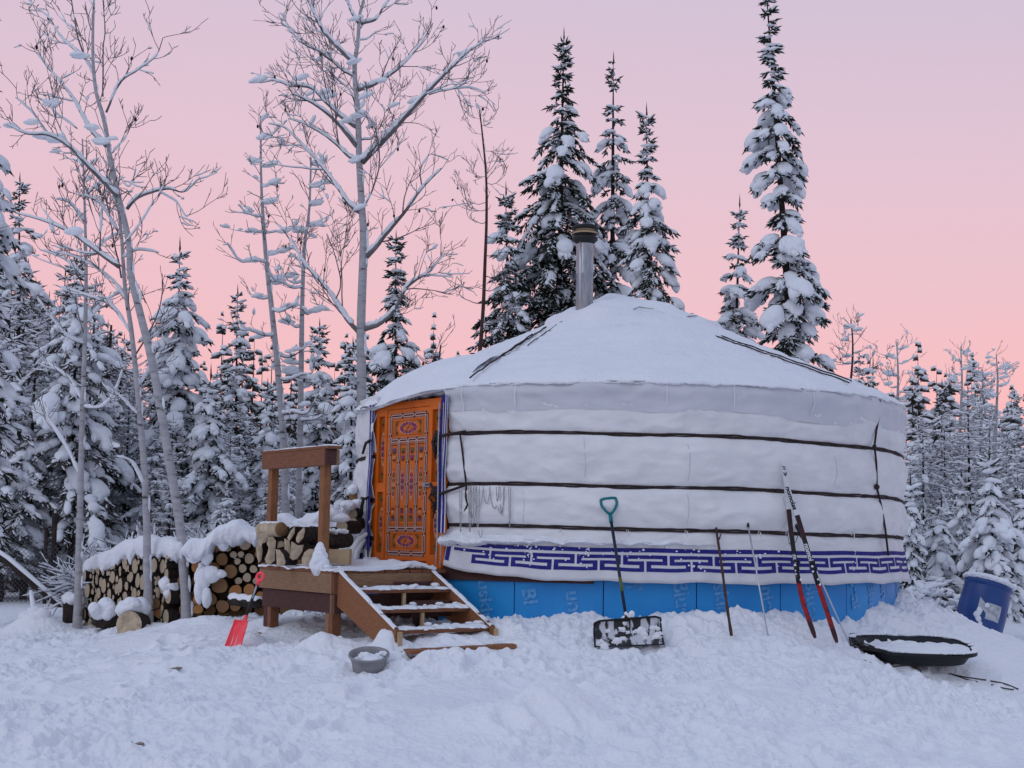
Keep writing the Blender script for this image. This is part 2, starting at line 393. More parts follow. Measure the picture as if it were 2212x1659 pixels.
def G(x, y, bumps=False):
    z = Gbase(x, y); x = np.atleast_1d(x); y = np.atleast_1d(y)
    for mx, my, h, rx, ry, p in MOUNDS:
        z = z + h * np.exp(-((x - mx) / rx) ** 2 - ((y - my) / ry) ** 2)
    if bumps:
        rr = np.hypot(x, y); near = np.clip((26 - rr) / 8, 0, 1)
        dy = np.hypot(x - YC[0], y - YC[1]) - YR
        bank = np.exp(-((dy - .25) / .45) ** 2)
        rough_ = np.clip(.55 + .9 * fbm(x * .55, y * .8, 2, 15), .18, 1.35)
        z = z + near * (.036 * fbm(x * 1.3, y * 1.3, 2, 5) + rough_ * (.032 * fbm(x * 4, y * 4, 3, 9) + .017 * fbm(x * 13, y * 13, 3, 19, .6)))
        rg = 1 - np.abs(fbm(x * 3.2, y * 3.2, 3, 31))
        z = z + bank * (.07 * (rg - .5) + .035 * np.abs(fbm(x * 9, y * 9, 3, 41)) + .02 * fbm(x * 24, y * 24, 2, 43))
        tr = np.clip(fbm(x * .6, y * .6, 2, 77) + .25, 0, 1) * near
        z = z + tr * rough_ * .045 * fbm(x * 7, y * 7, 4, 51, .6)
        for a, b_, d, r1, r2, th in pits:
            sel = (np.abs(x - a) < .6) & (np.abs(y - b_) < .6)
            if not sel.any(): continue
            u = (x[sel] - a) * math.cos(th) + (y[sel] - b_) * math.sin(th); v = -(x[sel] - a) * math.sin(th) + (y[sel] - b_) * math.cos(th)
            q = (u / r1) ** 2 + (v / r2) ** 2
            z[sel] += d * (-np.exp(-q * 1.2) + .45 * np.exp(-(np.sqrt(q) - 1.5) ** 2 * 5))
    return z
def g1(x, y): return float(G(np.array([x]), np.array([y]))[0])
th = np.concatenate([np.linspace(-180, -27, 50)[:-1], np.linspace(-27, 27, 1100), np.linspace(27, 180, 50)[1:]]) * np.pi / 180
rr = np.concatenate([np.linspace(.4, 8.2, 24)[:-1], np.geomspace(8.2, 16.5, 620), np.geomspace(16.5, 30, 200)[1:], np.geomspace(30, 700, 60)[1:]])
TH, RR = np.meshgrid(th, rr, indexing='ij')
X = RR * np.sin(TH); Yg = RR * np.cos(TH)
Z = G(X.ravel(), Yg.ravel(), True).reshape(X.shape)
gg = Geo(); gg.grid(np.stack([X, Yg, Z], -1), flip=True)
cap = Geo(); cap.add(np.vstack([np.stack([X[:, 0], Yg[:, 0], Z[:, 0]], 1), [[0, 0, Z[:, 0].mean()]]]), [[i, i + 1, len(th)] for i in range(len(th) - 1)])
gg.v += cap.v; gg.f += [(f + gg.n, m_) for f, m_ in cap.f]
go = obj('snowy_ground', gg, 'snow_ground'); go['kind'] = 'structure'
SC = globals()

# ------------------------------------------------------------------ yurt
yurt = thing('yurt', 'large round white canvas yurt with an orange painted door and a stovepipe', 'yurt', (YC[0], YC[1], .5))
PR = np.array([-.681, 14.54]); PL = np.array([-1.517, 15.62])          # door frame feet, right and left
TD = unit(PR - PL); ND = np.array([TD[1], -TD[0]]);                    # along the door, and outwards
if np.dot(ND, -YC) < 0 and ND[1] > 0: ND = -ND
DW = float(np.linalg.norm(PR - PL)); DZ = 1.175; DH = 1.72
def pol(phi, r): return np.array([YC[0] + r * math.cos(phi), YC[1] + r * math.sin(phi)])
phR = math.atan2(*(PR - YC)[::-1]); phL = math.atan2(*(PL - YC)[::-1])  # negative angles
phR %= 2 * math.pi; phL %= 2 * math.pi                                 # door between phL < phR
A0, A1 = phR + .022, phL + 2 * math.pi + .02                                 # wall runs A0 -> A1 counter-clockwise (towards the camera first)
PHC = math.atan2(-YC[1], -YC[0]) % (2 * math.pi)
ropes_z = [(2.506, .012), (1.985, .008), (1.566, .004)]
def rope_z(i, ph):
    d = ph - PHC
    return ropes_z[i][0] - .035 * d * (1 if i == 0 else .8) - .008 * math.cos(9 * d) * (1 if i < 2 else .5)
EAVE = 3.03
def wall_r(ph, z):
    ph = np.asarray(ph, float); z = np.asarray(z, float)
    r = np.full(np.broadcast(ph, z).shape, YR) 
    zs = [1.10, 1.566, 1.985, 2.506, 3.10]
    zz = z + .03 * (ph - PHC)
    for a, b_ in zip(zs[:-1], zs[1:]):
        t = np.clip((zz - a) / (b_ - a), 0, 1)
        amp = .062 if b_ < 3 else .05
        if a < 1.2: amp = .012
        r = r + amp * np.sin(np.pi * t) ** .7 * ((zz >= a) & (zz < b_))
    env = np.ones_like(r)
    for rz in (1.566, 1.985, 2.506): env = env * (1 - .9 * np.exp(-((zz - rz) / .035) ** 2))
    env = env * np.clip((zz - 1.15) / .35, .15, 1)
    r0_ = r.copy()
    r = r + .014 * fbm(ph * 5 + z * .4, z * 2.5, 3, 3) + .012 * fbm(ph * 16 + z * 3, z * 7 - ph * 5, 3, 5)
    dg = 1 - np.abs(fbm(ph * 7 + z * 2.2, z * 3 - ph * 3, 2, 15)) * 2.2
    r = r + .018 * np.clip(dg, 0, 1)
    return r0_ + (r - r0_) * env
NP_ = 620
phs = np.linspace(A0, A1, NP_); zs_ = np.linspace(1.25, EAVE, 110)
PH, ZZ = np.meshgrid(phs, zs_, indexing='ij'); RRw = wall_r(PH, ZZ)
def cyl(PH, RR_, ZZ): return np.stack([YC[0] + RR_ * np.cos(PH), YC[1] + RR_ * np.sin(PH), ZZ], -1)
g_ = Geo(); g_.grid(cyl(PH, RRw, ZZ)); obj('wall_cover', g_, 'canvas', yurt)
# roof cover: cone plus a hanging skirt over the top of the wall
CRX, CRY = YC[0] + .05, YC[1] - .1
def roof_pt(ph, s):
    "s 0..1 crown to eave"
    r = .9 + (YR + .05 - .9) * s
    z = 4.06 + (EAVE + .03 - 4.06) * s ** 1.03 - .03 * math.sin(math.pi * s)
    dm = ((ph - (phL - .05) + math.pi) % (2 * math.pi)) - math.pi
    z -= .155 * math.exp(-(dm / .36) ** 2) * s ** 4 + .03 * max(0, (s - .8) / .2) ** 2
    k = (1 - s)
    return r, z, CRX * k + YC[0] * (1 - k), CRY * k + YC[1] * (1 - k)
g_ = Geo(); V = []
phr = np.linspace(0, 2 * math.pi, 420)
indoor = (phr > phL - .9) & (phr < phR + .01)
for ph, ind in zip(phr, indoor):
    row = []
    for s in np.linspace(0, 1, 46):
        r, z, cx, cy = roof_pt(ph, s)
        z += .012 * float(fbm(np.array([ph * 6]), np.array([s * 5]), 3, 61)[0]) * (1 - .3 * s)
        row.append((cx + r * math.cos(ph), cy + r * math.sin(ph), z))
    lowz = 2.73 + .07 * float(fbm(np.array([ph * 3.2]), np.array([.5]), 2, 66)[0])
    ze = row[-1][2]
    if ind: lowz = ze - .02
    for k in range(1, 16):
        z = ze - (ze - lowz) * k / 15
        r = float(wall_r(np.array([ph]), np.array([z - .02]))[0]) + .006 + .03 * math.exp(-((k - 4) / 4) ** 2)
        row.append((YC[0] + r * math.cos(ph), YC[1] + r * math.sin(ph), z))
    V.append(row)
V = np.array(V)
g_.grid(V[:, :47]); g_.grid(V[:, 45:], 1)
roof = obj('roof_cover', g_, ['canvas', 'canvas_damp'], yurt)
# pale welded seams down the hanging edge
g_ = Geo()
for px in (1120, 1438, 1745, 1925, 1010, 1580):
    a = PP(px, 870, 15)[:2]; ang = math.atan2(a[0], a[1]); dvec = np.array([math.sin(ang), math.cos(ang)])
    bq = -2 * dvec @ YC; cq = YC @ YC - YR ** 2; t = (-bq - math.sqrt(max(bq * bq - 4 * cq, 0))) / 2
    ph = math.atan2(*(dvec * t - YC)[::-1]) % (2 * math.pi); L = random.uniform(.22, .33); row = []
    for k in range(9):
        z = EAVE + .0 - L * k / 8; w = .006 * (1 - .3 * k / 8)
        r = float(wall_r(np.array([ph]), np.array([z - .02]))[0]) + .015 + .028 * math.exp(-((k / 8 * L * 33 - 4) / 4) ** 2)
        row.append([(YC[0] + r * math.cos(ph + s_ * w / YR), YC[1] + r * math.sin(ph + s_ * w / YR), z) for s_ in (-1, 1)])
    g_.grid(np.array(row))
obj('weld_seam', g_, 'canvas_seam', roof)
# snow on the roof, feathered at the eave
g_ = Geo(); V = []
for ph in np.linspace(0, 2 * math.pi, 520):
    row = []; e = 1.0 + .012 * float(fbm(np.array([ph * 14]), np.array([.2]), 4, 71)[0])
    for s in np.linspace(0.0, 1, 60):
        s2 = s * e
        r, z, cx, cy = roof_pt(ph, min(s2, 1)); r += max(s2 - 1, 0) * 2.3
        th_ = .035 + .014 * float(fbm(np.array([ph * 9 * (.3 + s)]), np.array([s * 9]), 4, 72)[0]) + .010 * max(0, float(fbm(np.array([ph * 13]), np.array([s * 60]), 3, 76)[0]) - .5); 
        if s > .97: th_ *= (1 - s) / .03 * .8 + .2
        row.append((cx + r * math.cos(ph), cy + r * math.sin(ph), z + th_))
    r, z, cx, cy = roof_pt(ph, 1); rl = r + .018 + .025 * abs(float(fbm(np.array([ph * 22]), np.array([3.]), 3, 74)[0]))
    row.append((YC[0] + rl * math.cos(ph), YC[1] + rl * math.sin(ph), z - .01 - .03 * abs(float(fbm(np.array([ph * 18]), np.array([.9]), 3, 73)[0]))))
    row.append((YC[0] + (r - .03) * math.cos(ph), YC[1] + (r - .03) * math.sin(ph), z - .02))
    V.append(row)
g_.grid(np.array(V)); roofsnow = obj('roof_snow', g_, 'snow', yurt)
# crown cover: snowed, folded square of canvas over the crown
g_ = Geo(); V = []
for ph in np.linspace(0, 2 * math.pi, 200):
    row = []
    for s in np.linspace(0, 1, 30):
        r = 1.0 * s * (1 + .14 * abs(math.cos(2 * (ph + .5))) ** 3)
        z = 4.39 - .31 * s ** 1.55 - .05 * math.cos(ph) * s + .07 * math.exp(-((s * math.cos(ph) + .25) ** 2 + (s * math.sin(ph)) ** 2) / .06) + .03 * float(fbm(np.array([math.cos(ph) * s * 3]), np.array([math.sin(ph) * s * 3]), 4, 81)[0])
        z += .035 * max(0, 1 - abs(math.sin(ph - 4.2)) * s / .12) * s
        row.append((CRX + r * math.cos(ph), CRY + r * math.sin(ph), z))
    r0 = r; row.append((CRX + (r0 + .012) * math.cos(ph), CRY + (r0 + .012) * math.sin(ph), z - .05)); row.append((CRX + (r0 + .05) * math.cos(ph), CRY + (r0 + .05) * math.sin(ph), z - .22)); V.append(row)
g_.grid(np.array(V))
crown = obj('crown_cover', g_, 'snow', yurt)
g_ = Geo()   # lifted stiff folds on the crown cover
def fold(pts, w, th_=.012):
    P = [PP(*p) for p in pts]
    row = []
    for i, p in enumerate(P):
        t = i / (len(P) - 1); ww = w * (math.sin(math.pi * min(1, .15 + t)) * .8 + .2)
        row.append([p + np.array([0, -.02, 0]), p + np.array([.02, -ww * .5, ww * .22]), p + np.array([.03, 0.05, ww * .34]), p + np.array([0.03, .2, ww * .1])])
    g_.grid(np.array(row))
fold([(1345, 678, 16.15), (1378, 668, 16.12), (1430, 682, 16.1), (1480, 702, 16.2), (1535, 722, 16.4)], .13)
fold([(1455, 688, 16.4), (1490, 683, 16.6), (1512, 692, 16.7), (1548, 724, 16.8)], .14)
obj('canvas_fold', g_, 'snow', crown)
g_ = Geo()
for pts in ([(1342, 679, 16.0), (1362, 672, 16.0), (1380, 664, 16.0), (1412, 668, 16.0)], [(1458, 690, 16.1), (1488, 684, 16.2), (1505, 683, 16.3)]):
    g_.tube([PP(*p) + np.array([0, -.03, .0]) for p in pts], [.002, .008, .005, .002][:len(pts)], 6)
obj('fold_edge', g_, 'grey_board', crown)

def surf_r(ph, z): return float(wall_r(np.array([ph]), np.array([z]))[0])
def wallpt(px, py, off=.02):
    "point on the wall seen at this pixel"
    lo, hi = 13.2, 17.0
    for _ in range(40):
        m_ = (lo + hi) / 2; p = PP(px, py, m_)
        if np.hypot(p[0] - YC[0], p[1] - YC[1]) > YR + .03 + off and m_ < YC[1] - .2: lo = m_
        else: hi = m_
    return PP(px, py, lo)
g_ = Geo()
for px, ya, yb in ((1482, 1060, 1135), (1484, 960, 1040), (1690, 1075, 1140), (1262, 945, 1040), (1800, 985, 1050), (1130, 1060, 1130)):
    pts = [wallpt(px + 4 * math.sin(t * 3), ya + (yb - ya) * t, 0) for t in np.linspace(0, 1, 9)]
    Q = []
    for p in pts:
        ph = math.atan2(p[1] - YC[1], p[0] - YC[0]) % (2 * math.pi); r = surf_r(ph, p[2]) + .002; Q.append([(YC[0] + r * math.cos(ph + s_ * .0013), YC[1] + r * math.sin(ph + s_ * .0013), p[2]) for s_ in (-1, 1)])
    g_.grid(np.array(Q))
obj('seam', g_, 'canvas_damp', yurt)
# horizontal ropes: two strands each
for i in range(3):
    g_ = Geo()
    for k, dz in enumerate((.009, -.010)):
        a = np.linspace(A0 - .01, A1, 340)
        pts = [(*pol(p, surf_r(p, rope_z(i, p)) + .008 + .003 * math.sin(90 * p + k * 2)), rope_z(i, p) + dz + .003 * math.sin(37 * p + 3 * k)) for p in a]
        g_.tube(pts, .0115, 6)
    obj('girth_rope', g_, 'rope', yurt)
# roof ropes: from the crown to the eave
def roofline(px0, py0, px1, py1, off=.055):
    pts = []
    for t in np.linspace(0, 1, 16):
        px, py = px0 + (px1 - px0) * t, py0 + (py1 - py0) * t
        lo, hi = 13.5, 17.4
        for _ in range(36):
            m_ = (lo + hi) / 2; p = PP(px, py, m_); r = np.hypot(p[0] - YC[0], p[1] - YC[1]); s = (r - .9) / (YR + .05 - .9)
            zr = 4.06 + (EAVE + .03 - 4.06) * s + off
            if p[2] > zr or r > YR + .06: lo = m_
            else: hi = m_
        pts.append(PP(px, py, lo) + np.array([0, 0, .006 * math.sin(t * 30)]))
    return pts
for q in ((1150, 722, 1015, 815), (1180, 706, 1085, 768), (1540, 724, 1835, 826), (1546, 722, 1840, 822)):
    g_ = Geo(); g_.tube(roofline(*q, off=.05), .0085, 6); obj('roof_rope', g_, 'rope', yurt)
g_ = Geo(); g_.tube(roofline(1260, 662, 1140, 745, .04), .006, 5); obj('roof_rope', g_, 'rope', yurt)
def wallrope(pts, r=.012, name='tie_rope', m_='rope', off=.035):
    g_ = Geo(); P = [wallpt(x, y, off) for x, y in pts]; Q = []
    for a, b_ in zip(P[:-1], P[1:]):
        for t in np.linspace(0, 1, 6)[:-1]: Q.append(a + (b_ - a) * t)
    Q.append(P[-1]); g_.tube(Q, r, 6); return obj(name, g_, m_, yurt)
wallrope([(1900, 862), (1901, 890), (1893, 930), (1889, 964), (1893, 1000), (1894, 1052), (1903, 1090), (1912, 1140), (1919, 1200)])
g_ = Geo(); g_.blob(wallpt(1894, 1052, .05), (.03, .03, .035), sub=2); g_.blob(wallpt(1889, 964, .05), (.022, .022, .022), sub=2); obj('knot', g_, 'rope', yurt)
wallrope([(993, 932), (1000, 985), (1007, 1047), (1006, 1075), (1010, 1090), (1003, 1105)], .011)
# white cords hung in loops from the rope
g_ = Geo()
def loop(x0, x1, y0, yb):
    pts = [wallpt(x0 + (x1 - x0) * t, y0 + (yb - y0) * (1 - (2 * t - 1) ** 2) ** .6, .05) for t in np.linspace(0, 1, 14)]
    g_.tube(pts, .0042, 4)
for a in ((1012, 1030, 1050, 1132), (1016, 1024, 1050, 1120), (1022, 1044, 1050, 1095), (1028, 1036, 1050, 1140), (1044, 1058, 1050, 1088), (1058, 1078, 1050, 1098), (1072, 1090, 1052, 1108), (1080, 1088, 1052, 1112), (1099, 1103, 1052, 1138), (993, 997, 1060, 1150), (1012, 1018, 1050, 1150), (1034, 1042, 1145, 1160)): loop(*a)
obj('cord_loops', g_, 'cord_white', yurt)
# small white tie tabs along the lowest rope
g_ = Geo()
for px in (1212, 1355, 1482, 1640, 1700, 1842):
    p = wallpt(px, 1143 + (px - 1000) * .012, .05)
    g_.tube([p + np.array([-.012, 0, -.02]), p + np.array([-.006, -.01, .016]), p + np.array([.012, -.01, .0]), p + np.array([.016, 0, -.045])], .005, 5)
obj('tie_tab', g_, 'canvas_seam', yurt)

# ---- blue foam skirt in panels, with faint print
def ray_ph(px, py=1300, R=None):
    R = R or YR - .02; a = PP(px, py, 15)[:2]; dvec = unit(a); bq = -2 * dvec @ YC; cq = YC @ YC - R ** 2; D = bq * bq - 4 * cq
    if D < 0: D = 0
    t = (-bq - math.sqrt(D)) / 2; return math.atan2(*(dvec * t - YC)[::-1]) % (2 * math.pi)
SK = YR - .03
seams = [ray_ph(x) for x in (1110, 1303, 1505, 1687, 1830, 1916)]
step = seams[1] - seams[0]
edges = [A0 - .05] + seams
while edges[-1] < A1 - step * .5: edges.append(edges[-1] + step)
edges[-1] = A1 + .02
print_words = {0: [('uskin', .62, 1.0)], 1: [('Bl', .16, .93), ('un', .66, .92)], 2: [('T', .30, 1.04), ('BlueSkin', .80, 1.04)], 3: [('skin', .25, 1.02), ('nie', .80, 1.0)], 4: [('Blues', .38, 1.06)], 5: [('seal', .12, 1.06), ('Blue', .5, 1.04), ('un', .86, 1.05)], 6: [('kin', .5, 1.02)]}
def text_mesh(body, size, extrude=0.0, bold=0.0, shear=0):
    c = bpy.data.curves.new('txt', 'FONT'); c.body = body; c.size = size; c.extrude = extrude; c.offset = bold; c.shear = shear
    o = bpy.data.objects.new('txt', c); C.objects.link(o)
    dg = bpy.context.evaluated_depsgraph_get(); dg.update()
    me = o.evaluated_get(dg).to_mesh()
    V = np.array([v.co[:] for v in me.vertices]); F = [list(p.vertices) for p in me.polygons]
    o.evaluated_get(dg).to_mesh_clear(); bpy.data.objects.remove(o); bpy.data.curves.remove(c)
    tris = []
    for f in F:
        for k in range(1, len(f) - 1): tris.append((f[0], f[k], f[k + 1]))
    return V, np.array(tris)
def subdiv_x(V, T): return V, T
for i, (e0, e1) in enumerate(zip(edges[:-1], edges[1:])):
    g_ = Geo(); a = np.linspace(e0 + .0016, e1 - .0016, 12)
    prof = [(SK - .04, .25), (SK, .25), (SK, 1.14), (SK - .04, 1.14)]
    V = np.array([[(*pol(p, r + .006 * math.sin((p - e0) / (e1 - e0) * math.pi)), z) for r, z in prof] for p in a])
    g_.grid(V)
    for k in (0, 11): g_.add(V[k], [[0, 1, 2, 3]])
    pn = flat(obj('skirt_panel', g_, 'foam_blue', yurt))
    if i in print_words:
        g_ = Geo()
        for w_, fr, top in print_words[i]:
            V, T = text_mesh(w_, .21, 0, .006)
            # text runs down the panel
            X_, Y_ = V[:, 0], V[:, 1]
            pc = e0 + (e1 - e0) * fr; ang = .16
            xx = Y_ * math.cos(ang) + X_ * math.sin(ang); dn = X_ * math.cos(ang) - Y_ * math.sin(ang)
            zz = top + .02 - dn; ph = pc + (xx - .06) / YR
            if True:
                keep = (zz[T] < 1.13).all(1); T = T[keep]
            if len(T): g_.add(np.stack([YC[0] + (SK + .011) * np.cos(ph), YC[1] + (SK + .011) * np.sin(ph), zz], -1), T)
        if g_.v: obj('lettering', g_, 'foam_print', pn)
g_ = Geo(); g_.grid(np.array([[(*pol(p, SK - .02), z) for z in (.2, 1.13)] for p in np.linspace(A0 - .05, A1, 120)])); obj('skirt_backing', g_, 'foam_seam', yurt)
g_ = Geo(); g_.grid(np.array([[(*pol(p, SK - .05), z) for z in (.2, 1.13)] for p in np.linspace(A1, A0 + 2 * math.pi, 30)])); obj('skirt_board', g_, 'wood_dark', yurt)
# timber rim under the band near the door
g_ = Geo(); g_.grid(np.array([[(*pol(p, YR - .03), 1.02), (*pol(p, YR + .005), 1.02), (*pol(p, YR + .005), 1.2), (*pol(p, YR - .03), 1.2)] for p in np.linspace(A0 - .04, A0 + .5, 16)])); flat(obj('floor_rim', g_, 'wood_dark', yurt))

# ---- patterned band
def band_bot(ph):
    d = ph - A0
    return 1.045 + .115 * math.exp(-(d / .16) ** 1.2) + .008 * math.sin(ph * 21) + .004 * math.sin(ph * 47)
def band_top(ph): return 1.405 + .022 * math.exp(-((ph - A0) / .2) ** 2) + .004 * math.sin(ph * 19)
def band_pt(ph, v, off=0):
    zt, zb = band_top(ph), band_bot(ph)
    z = zt + (zb - zt) * v
    r = YR + .030 + .055 * v ** 1.3 + .010 * math.sin(ph * 33) * v + .008 * math.sin(ph * 71 + 2) * v + off
    return (*pol(ph, r), z)
g_ = Geo(); g_.grid(np.array([[band_pt(p, v) for v in np.linspace(-.16, 1, 11)] + [band_pt(p, 1, -.012), band_pt(p, .9, -.012)] for p in np.linspace(A0, A1, 700)]))
band = obj('border_band', g_, 'band_white', yurt)
g_ = Geo()
def strip(p0, p1, v0, v1, n=None):
    n = n or max(2, int(abs(p1 - p0) / .012)); 
    g_.grid(np.array([[band_pt(p, v, .004) for v in np.linspace(v0, v1, 4)] for p in np.linspace(p0, p1, n)]))
per = .0390 * 3.55 ; q = A0 + .035; w_ = .098; y1, y2, y3 = .315, .475, .655; wp = .0235
strip(A0 + .03, A1, .075, .19)
strip(A0 + .004, A0 + .022, .1, .78)
while q < A1 - 2 * per:
    a = q
    strip(a, a + .95 * per, y1 - w_ / 2, y1 + w_ / 2)                       # upper bar
    strip(a + .95 * per - wp * .6, a + .95 * per, y1 + w_ / 2, y2 + w_ / 2)
    strip(a + .5 * per, a + .95 * per - wp * .6, y2 - w_ / 2, y2 + w_ / 2)
    strip(a + .5 * per, a + .5 * per + wp * .6, y2 + w_ / 2, y3 + w_ / 2)
    strip(a + .5 * per + wp * .6, a + 1.45 * per, y3 - w_ / 2, y3 + w_ / 2)
    strip(a + 1.45 * per - wp * .6, a + 1.45 * per, y2 - w_ / 2, y3 - w_ / 2)
    strip(a + 1.0 * per, a + 1.45 * per - wp * .6, y2 - w_ / 2, y2 + w_ / 2)
    strip(a + 1.0 * per, a + 1.0 * per + wp * .6, y1 + w_ / 2, y2 - w_ / 2)
    q += per
obj('meander_pattern', g_, 'band_blue', band)
# snow lying on the band's shoulder and frozen crumbs on it
g_ = Geo(); V = []
p_end = ray_ph(1560)
for p in np.linspace(A0 - .012, p_end, 300):
    t = (p - A0) / (p_end - A0)
    top = 1.52 - .08 * t + .025 * float(fbm(np.array([p * 14]), np.array([1.]), 3, 91)[0]); bot = 1.36 + .045 * min(1, t * 2.2) - .03 * t * (t < .3) + .018 * float(fbm(np.array([p * 25]), np.array([2.]), 3, 92)[0])
    if t > .85: top = 1.44 - (t - .85) / .15 * .04
    th_ = (.125 - .06 * t) * (1 if t < .9 else (1 - t) / .1 + .1)
    row = []
    for k in np.linspace(0, 1, 12):
        a = k * math.pi
        r = YR + .005 + th_ * (math.sin(math.pi * k ** 1.9) ** .75) + .03 * float(fbm(np.array([p * 40]), np.array([k * 5]), 3, 93)[0]) * math.sin(a)
        row.append((*pol(p, r), top + (bot - top) * (k ** .9)))
    V.append(row)
g_.grid(np.array(V))
for _ in range(110):
    p = random.uniform(A0, p_end + .25); v = random.gauss(.12, .16)
    if v < -.1 or v > .8: continue
    g_.blob(band_pt(p, v, .004), np.array([1, 1, .8]) * random.uniform(.004, .014), sub=1)
for px in (1145, 1265, 1500, 1840):
    for _ in range(16):
        p = ray_ph(px + random.gauss(0, 9)); g_.blob(band_pt(p, random.uniform(.05, .75), .004), np.array([1, 1, 1]) * random.uniform(.004, .013), sub=1)
obj('band_snow', g_, 'snow', band)

# ---- wall left of the door, flaps with blue edging
def dpt(u, v, w=0):
    "door plane: u along left->right (m), v up, w out"
    xy = PL + TD * u + ND * w; return np.array([xy[0], xy[1], DZ + v])
def flap(u0, v0, v1, seedv, w0=.085, mirror=1, name='door_flap'):
    g_ = Geo(); rows = []
    for v in np.linspace(v0, v1, 40):
        t = (v - v0) / (v1 - v0)
        off = .012 * math.sin(v * 4 + seedv) + .004 * math.sin(v * 11 + seedv); bw = .115
        rows.append([dpt(u0 + mirror * (k * bw - .005) + off * (.3 + k), v, w0 + .012 * math.sin(k * 3 + v * 2)) for k in np.linspace(0, 1, 9)])
    V = np.array(rows); g_.grid(V[:, 0:5]); g_.grid(V[:, 4:6], 1); g_.grid(V[:, 5:8], 0); g_.grid(V[:, 7:9], 1)
    return obj(name, g_, ['band_blue', 'band_white'], yurt)
flap(DW + .015, .32, DH + .03, 1.0)
flap(.035, .12, DH + .02, 2.2, mirror=-1, w0=.07)
# dark tie bundles at the flap edges
g_ = Geo()
for vv in (1.32, .74):
    for k in range(7):
        p = dpt(DW - .03 + random.gauss(0, .02), vv + .06, .10); g_.tube([p, p + np.array([random.gauss(0, .02), -.02, -.12]), p + np.array([random.gauss(0, .03), -.01, -.22 - .12 * random.random()])], [.015, .013, .008], 5)
    g_.blob(dpt(DW - .02, vv, .1), (.04, .035, .06), sub=2, rough=.4)
g_.tube([dpt(DW - .02, 1.32, .1), dpt(DW + .1, 1.33, .09), wallpt(1006, 932, .05)], .016, 6)
g_.tube([dpt(DW - .12, .83, .1), dpt(DW - .04, .76, .12), dpt(DW + .06, .72, .1), wallpt(1008, 1047, .05)], .015, 6)
g_.tube([dpt(-.20, 1.20, .05), dpt(-.09, 1.31, .08), dpt(.0, 1.34, .08)], [.016, .018, .014], 6)
g_.tube([dpt(-.2, .70, .05), dpt(-.1, .68, .08), dpt(.0, .70, .08)], [.012, .016, .014], 6)
g_.tube([dpt(-.10, .70, .08), dpt(-.12, .6, .09), dpt(-.14, .48, .08)], [.02, .022, .012], 6)
obj('tie_bundle', g_, 'rope', yurt)
g_ = Geo(); q0 = [dpt(DW + .035, DH - .05, .12), dpt(DW + .03, 1.2, .12), dpt(DW + .045, .75, .12), dpt(DW + .05, .3, .12), dpt(DW + .06, -.02, .14)]
g_.tube(q0, .007, 5); g_.tube([p + np.array([.045, 0, 0]) for p in q0], .006, 5); obj('hanging_cord', g_, 'cord_white', yurt)
# canvas curtain left of the door reaching past the wall
g_ = Geo(); V = []
for v in np.linspace(-.05, DH - .02, 50):
    row = []
    for k in np.linspace(0, 1, 16):
        fl = .12 * max(0, (.55 - v)) 
        uu = -.015 - k * (.30 + fl * 1.2) - .012 * math.sin(v * 9); ww = .02 + .02 * math.sin(k * 9 + v * 2) - .06 * k + .015 * math.sin(v * 11 + k * 4) + fl * .6
        row.append(dpt(uu, v, ww))
    V.append(row)
V = np.array(V); g_.grid(V); 
cur = obj('door_curtain', g_, 'canvas', yurt)
g_ = Geo()
for v0, v1 in ((.20, .13), (.08, .02), (-.03, -.10)):
    g_.grid(np.array([[dpt(-.05 - k * .25, v, .085 + .06 * (.3 - v)) for v in (v0, v1)] for k in np.linspace(0, 1, 6)]))
g_.grid(np.array([[dpt(-.20, v, .09), dpt(-.23, v, .09)] for v in (.03, -.06)]))
obj('blue_stripe', g_, 'band_blue', cur)
g_ = Geo()
for v in np.linspace(-.15, .62, 26):
    w_ = .15 * math.sqrt(max(0, 1 - ((v + .15) / .8) ** 2)) + .03
    for _ in range(3):
        g_.blob(dpt(-.28 + random.gauss(0, .04) - .06 * (v < .2), v, .05 + random.gauss(0, .03)), np.array([1, 1, 1.2]) * w_ * random.uniform(.55, .8), sub=2, rough=.12)
obj('curtain_snow', g_, 'snow', cur)
g_ = Geo(); g_.tube([dpt(.02, .30, .1), dpt(-.06, .24, .14), dpt(-.14, .12, .16), dpt(-.17, -.02, .17), dpt(-.18, -.1, .17)], [.02, .035, .045, .04, .045], 8); g_.tube([dpt(-.02, .24, .1), dpt(-.09, .1, .15), dpt(-.11, -.08, .16)], [.02, .03, .035], 8)
obj('rolled_canvas', g_, 'canvas', cur)

# ---- door
FR = 'orange_paint'
door = None
g_ = Geo()
def dbox(u0, u1, v0, v1, w0, w1, mi=0, g=None):
    g = g_ if g is None else g
    V = [dpt(u, v, w) for u in (u0, u1) for v in (v0, v1) for w in (w0, w1)]
    g.add(V, [[0, 1, 3, 2], [4, 6, 7, 5], [0, 4, 5, 1], [2, 3, 7, 6], [0, 2, 6, 4], [1, 5, 7, 3]], mi)
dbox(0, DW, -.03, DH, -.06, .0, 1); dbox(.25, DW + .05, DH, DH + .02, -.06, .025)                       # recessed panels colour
lw0, lw1 = .262, 1.105                                   # leaf opening
for (a, b_, c, d) in ((0, .10, 0, DH), (.215, .262, 0, DH), (1.105, 1.15, 0, DH), (1.315, DW + .055, 0, DH), (.10, .215, 1.60, DH), (.10, .215, .76, .86), (.10, .215, 0, .09),
                      (1.15, 1.30, 1.62, DH), (1.15, 1.30, .74, .85), (1.15, 1.30, 0, .09), (.262, 1.105, 1.665, DH), (-.0, DW, -.05, .0)):
    dbox(a, b_, c, d, 0, .03)
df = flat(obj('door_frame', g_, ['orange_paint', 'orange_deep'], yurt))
g_ = Geo(); dbox(lw0 + .004, lw1 - .004, .02, 1.66, .0, .022)
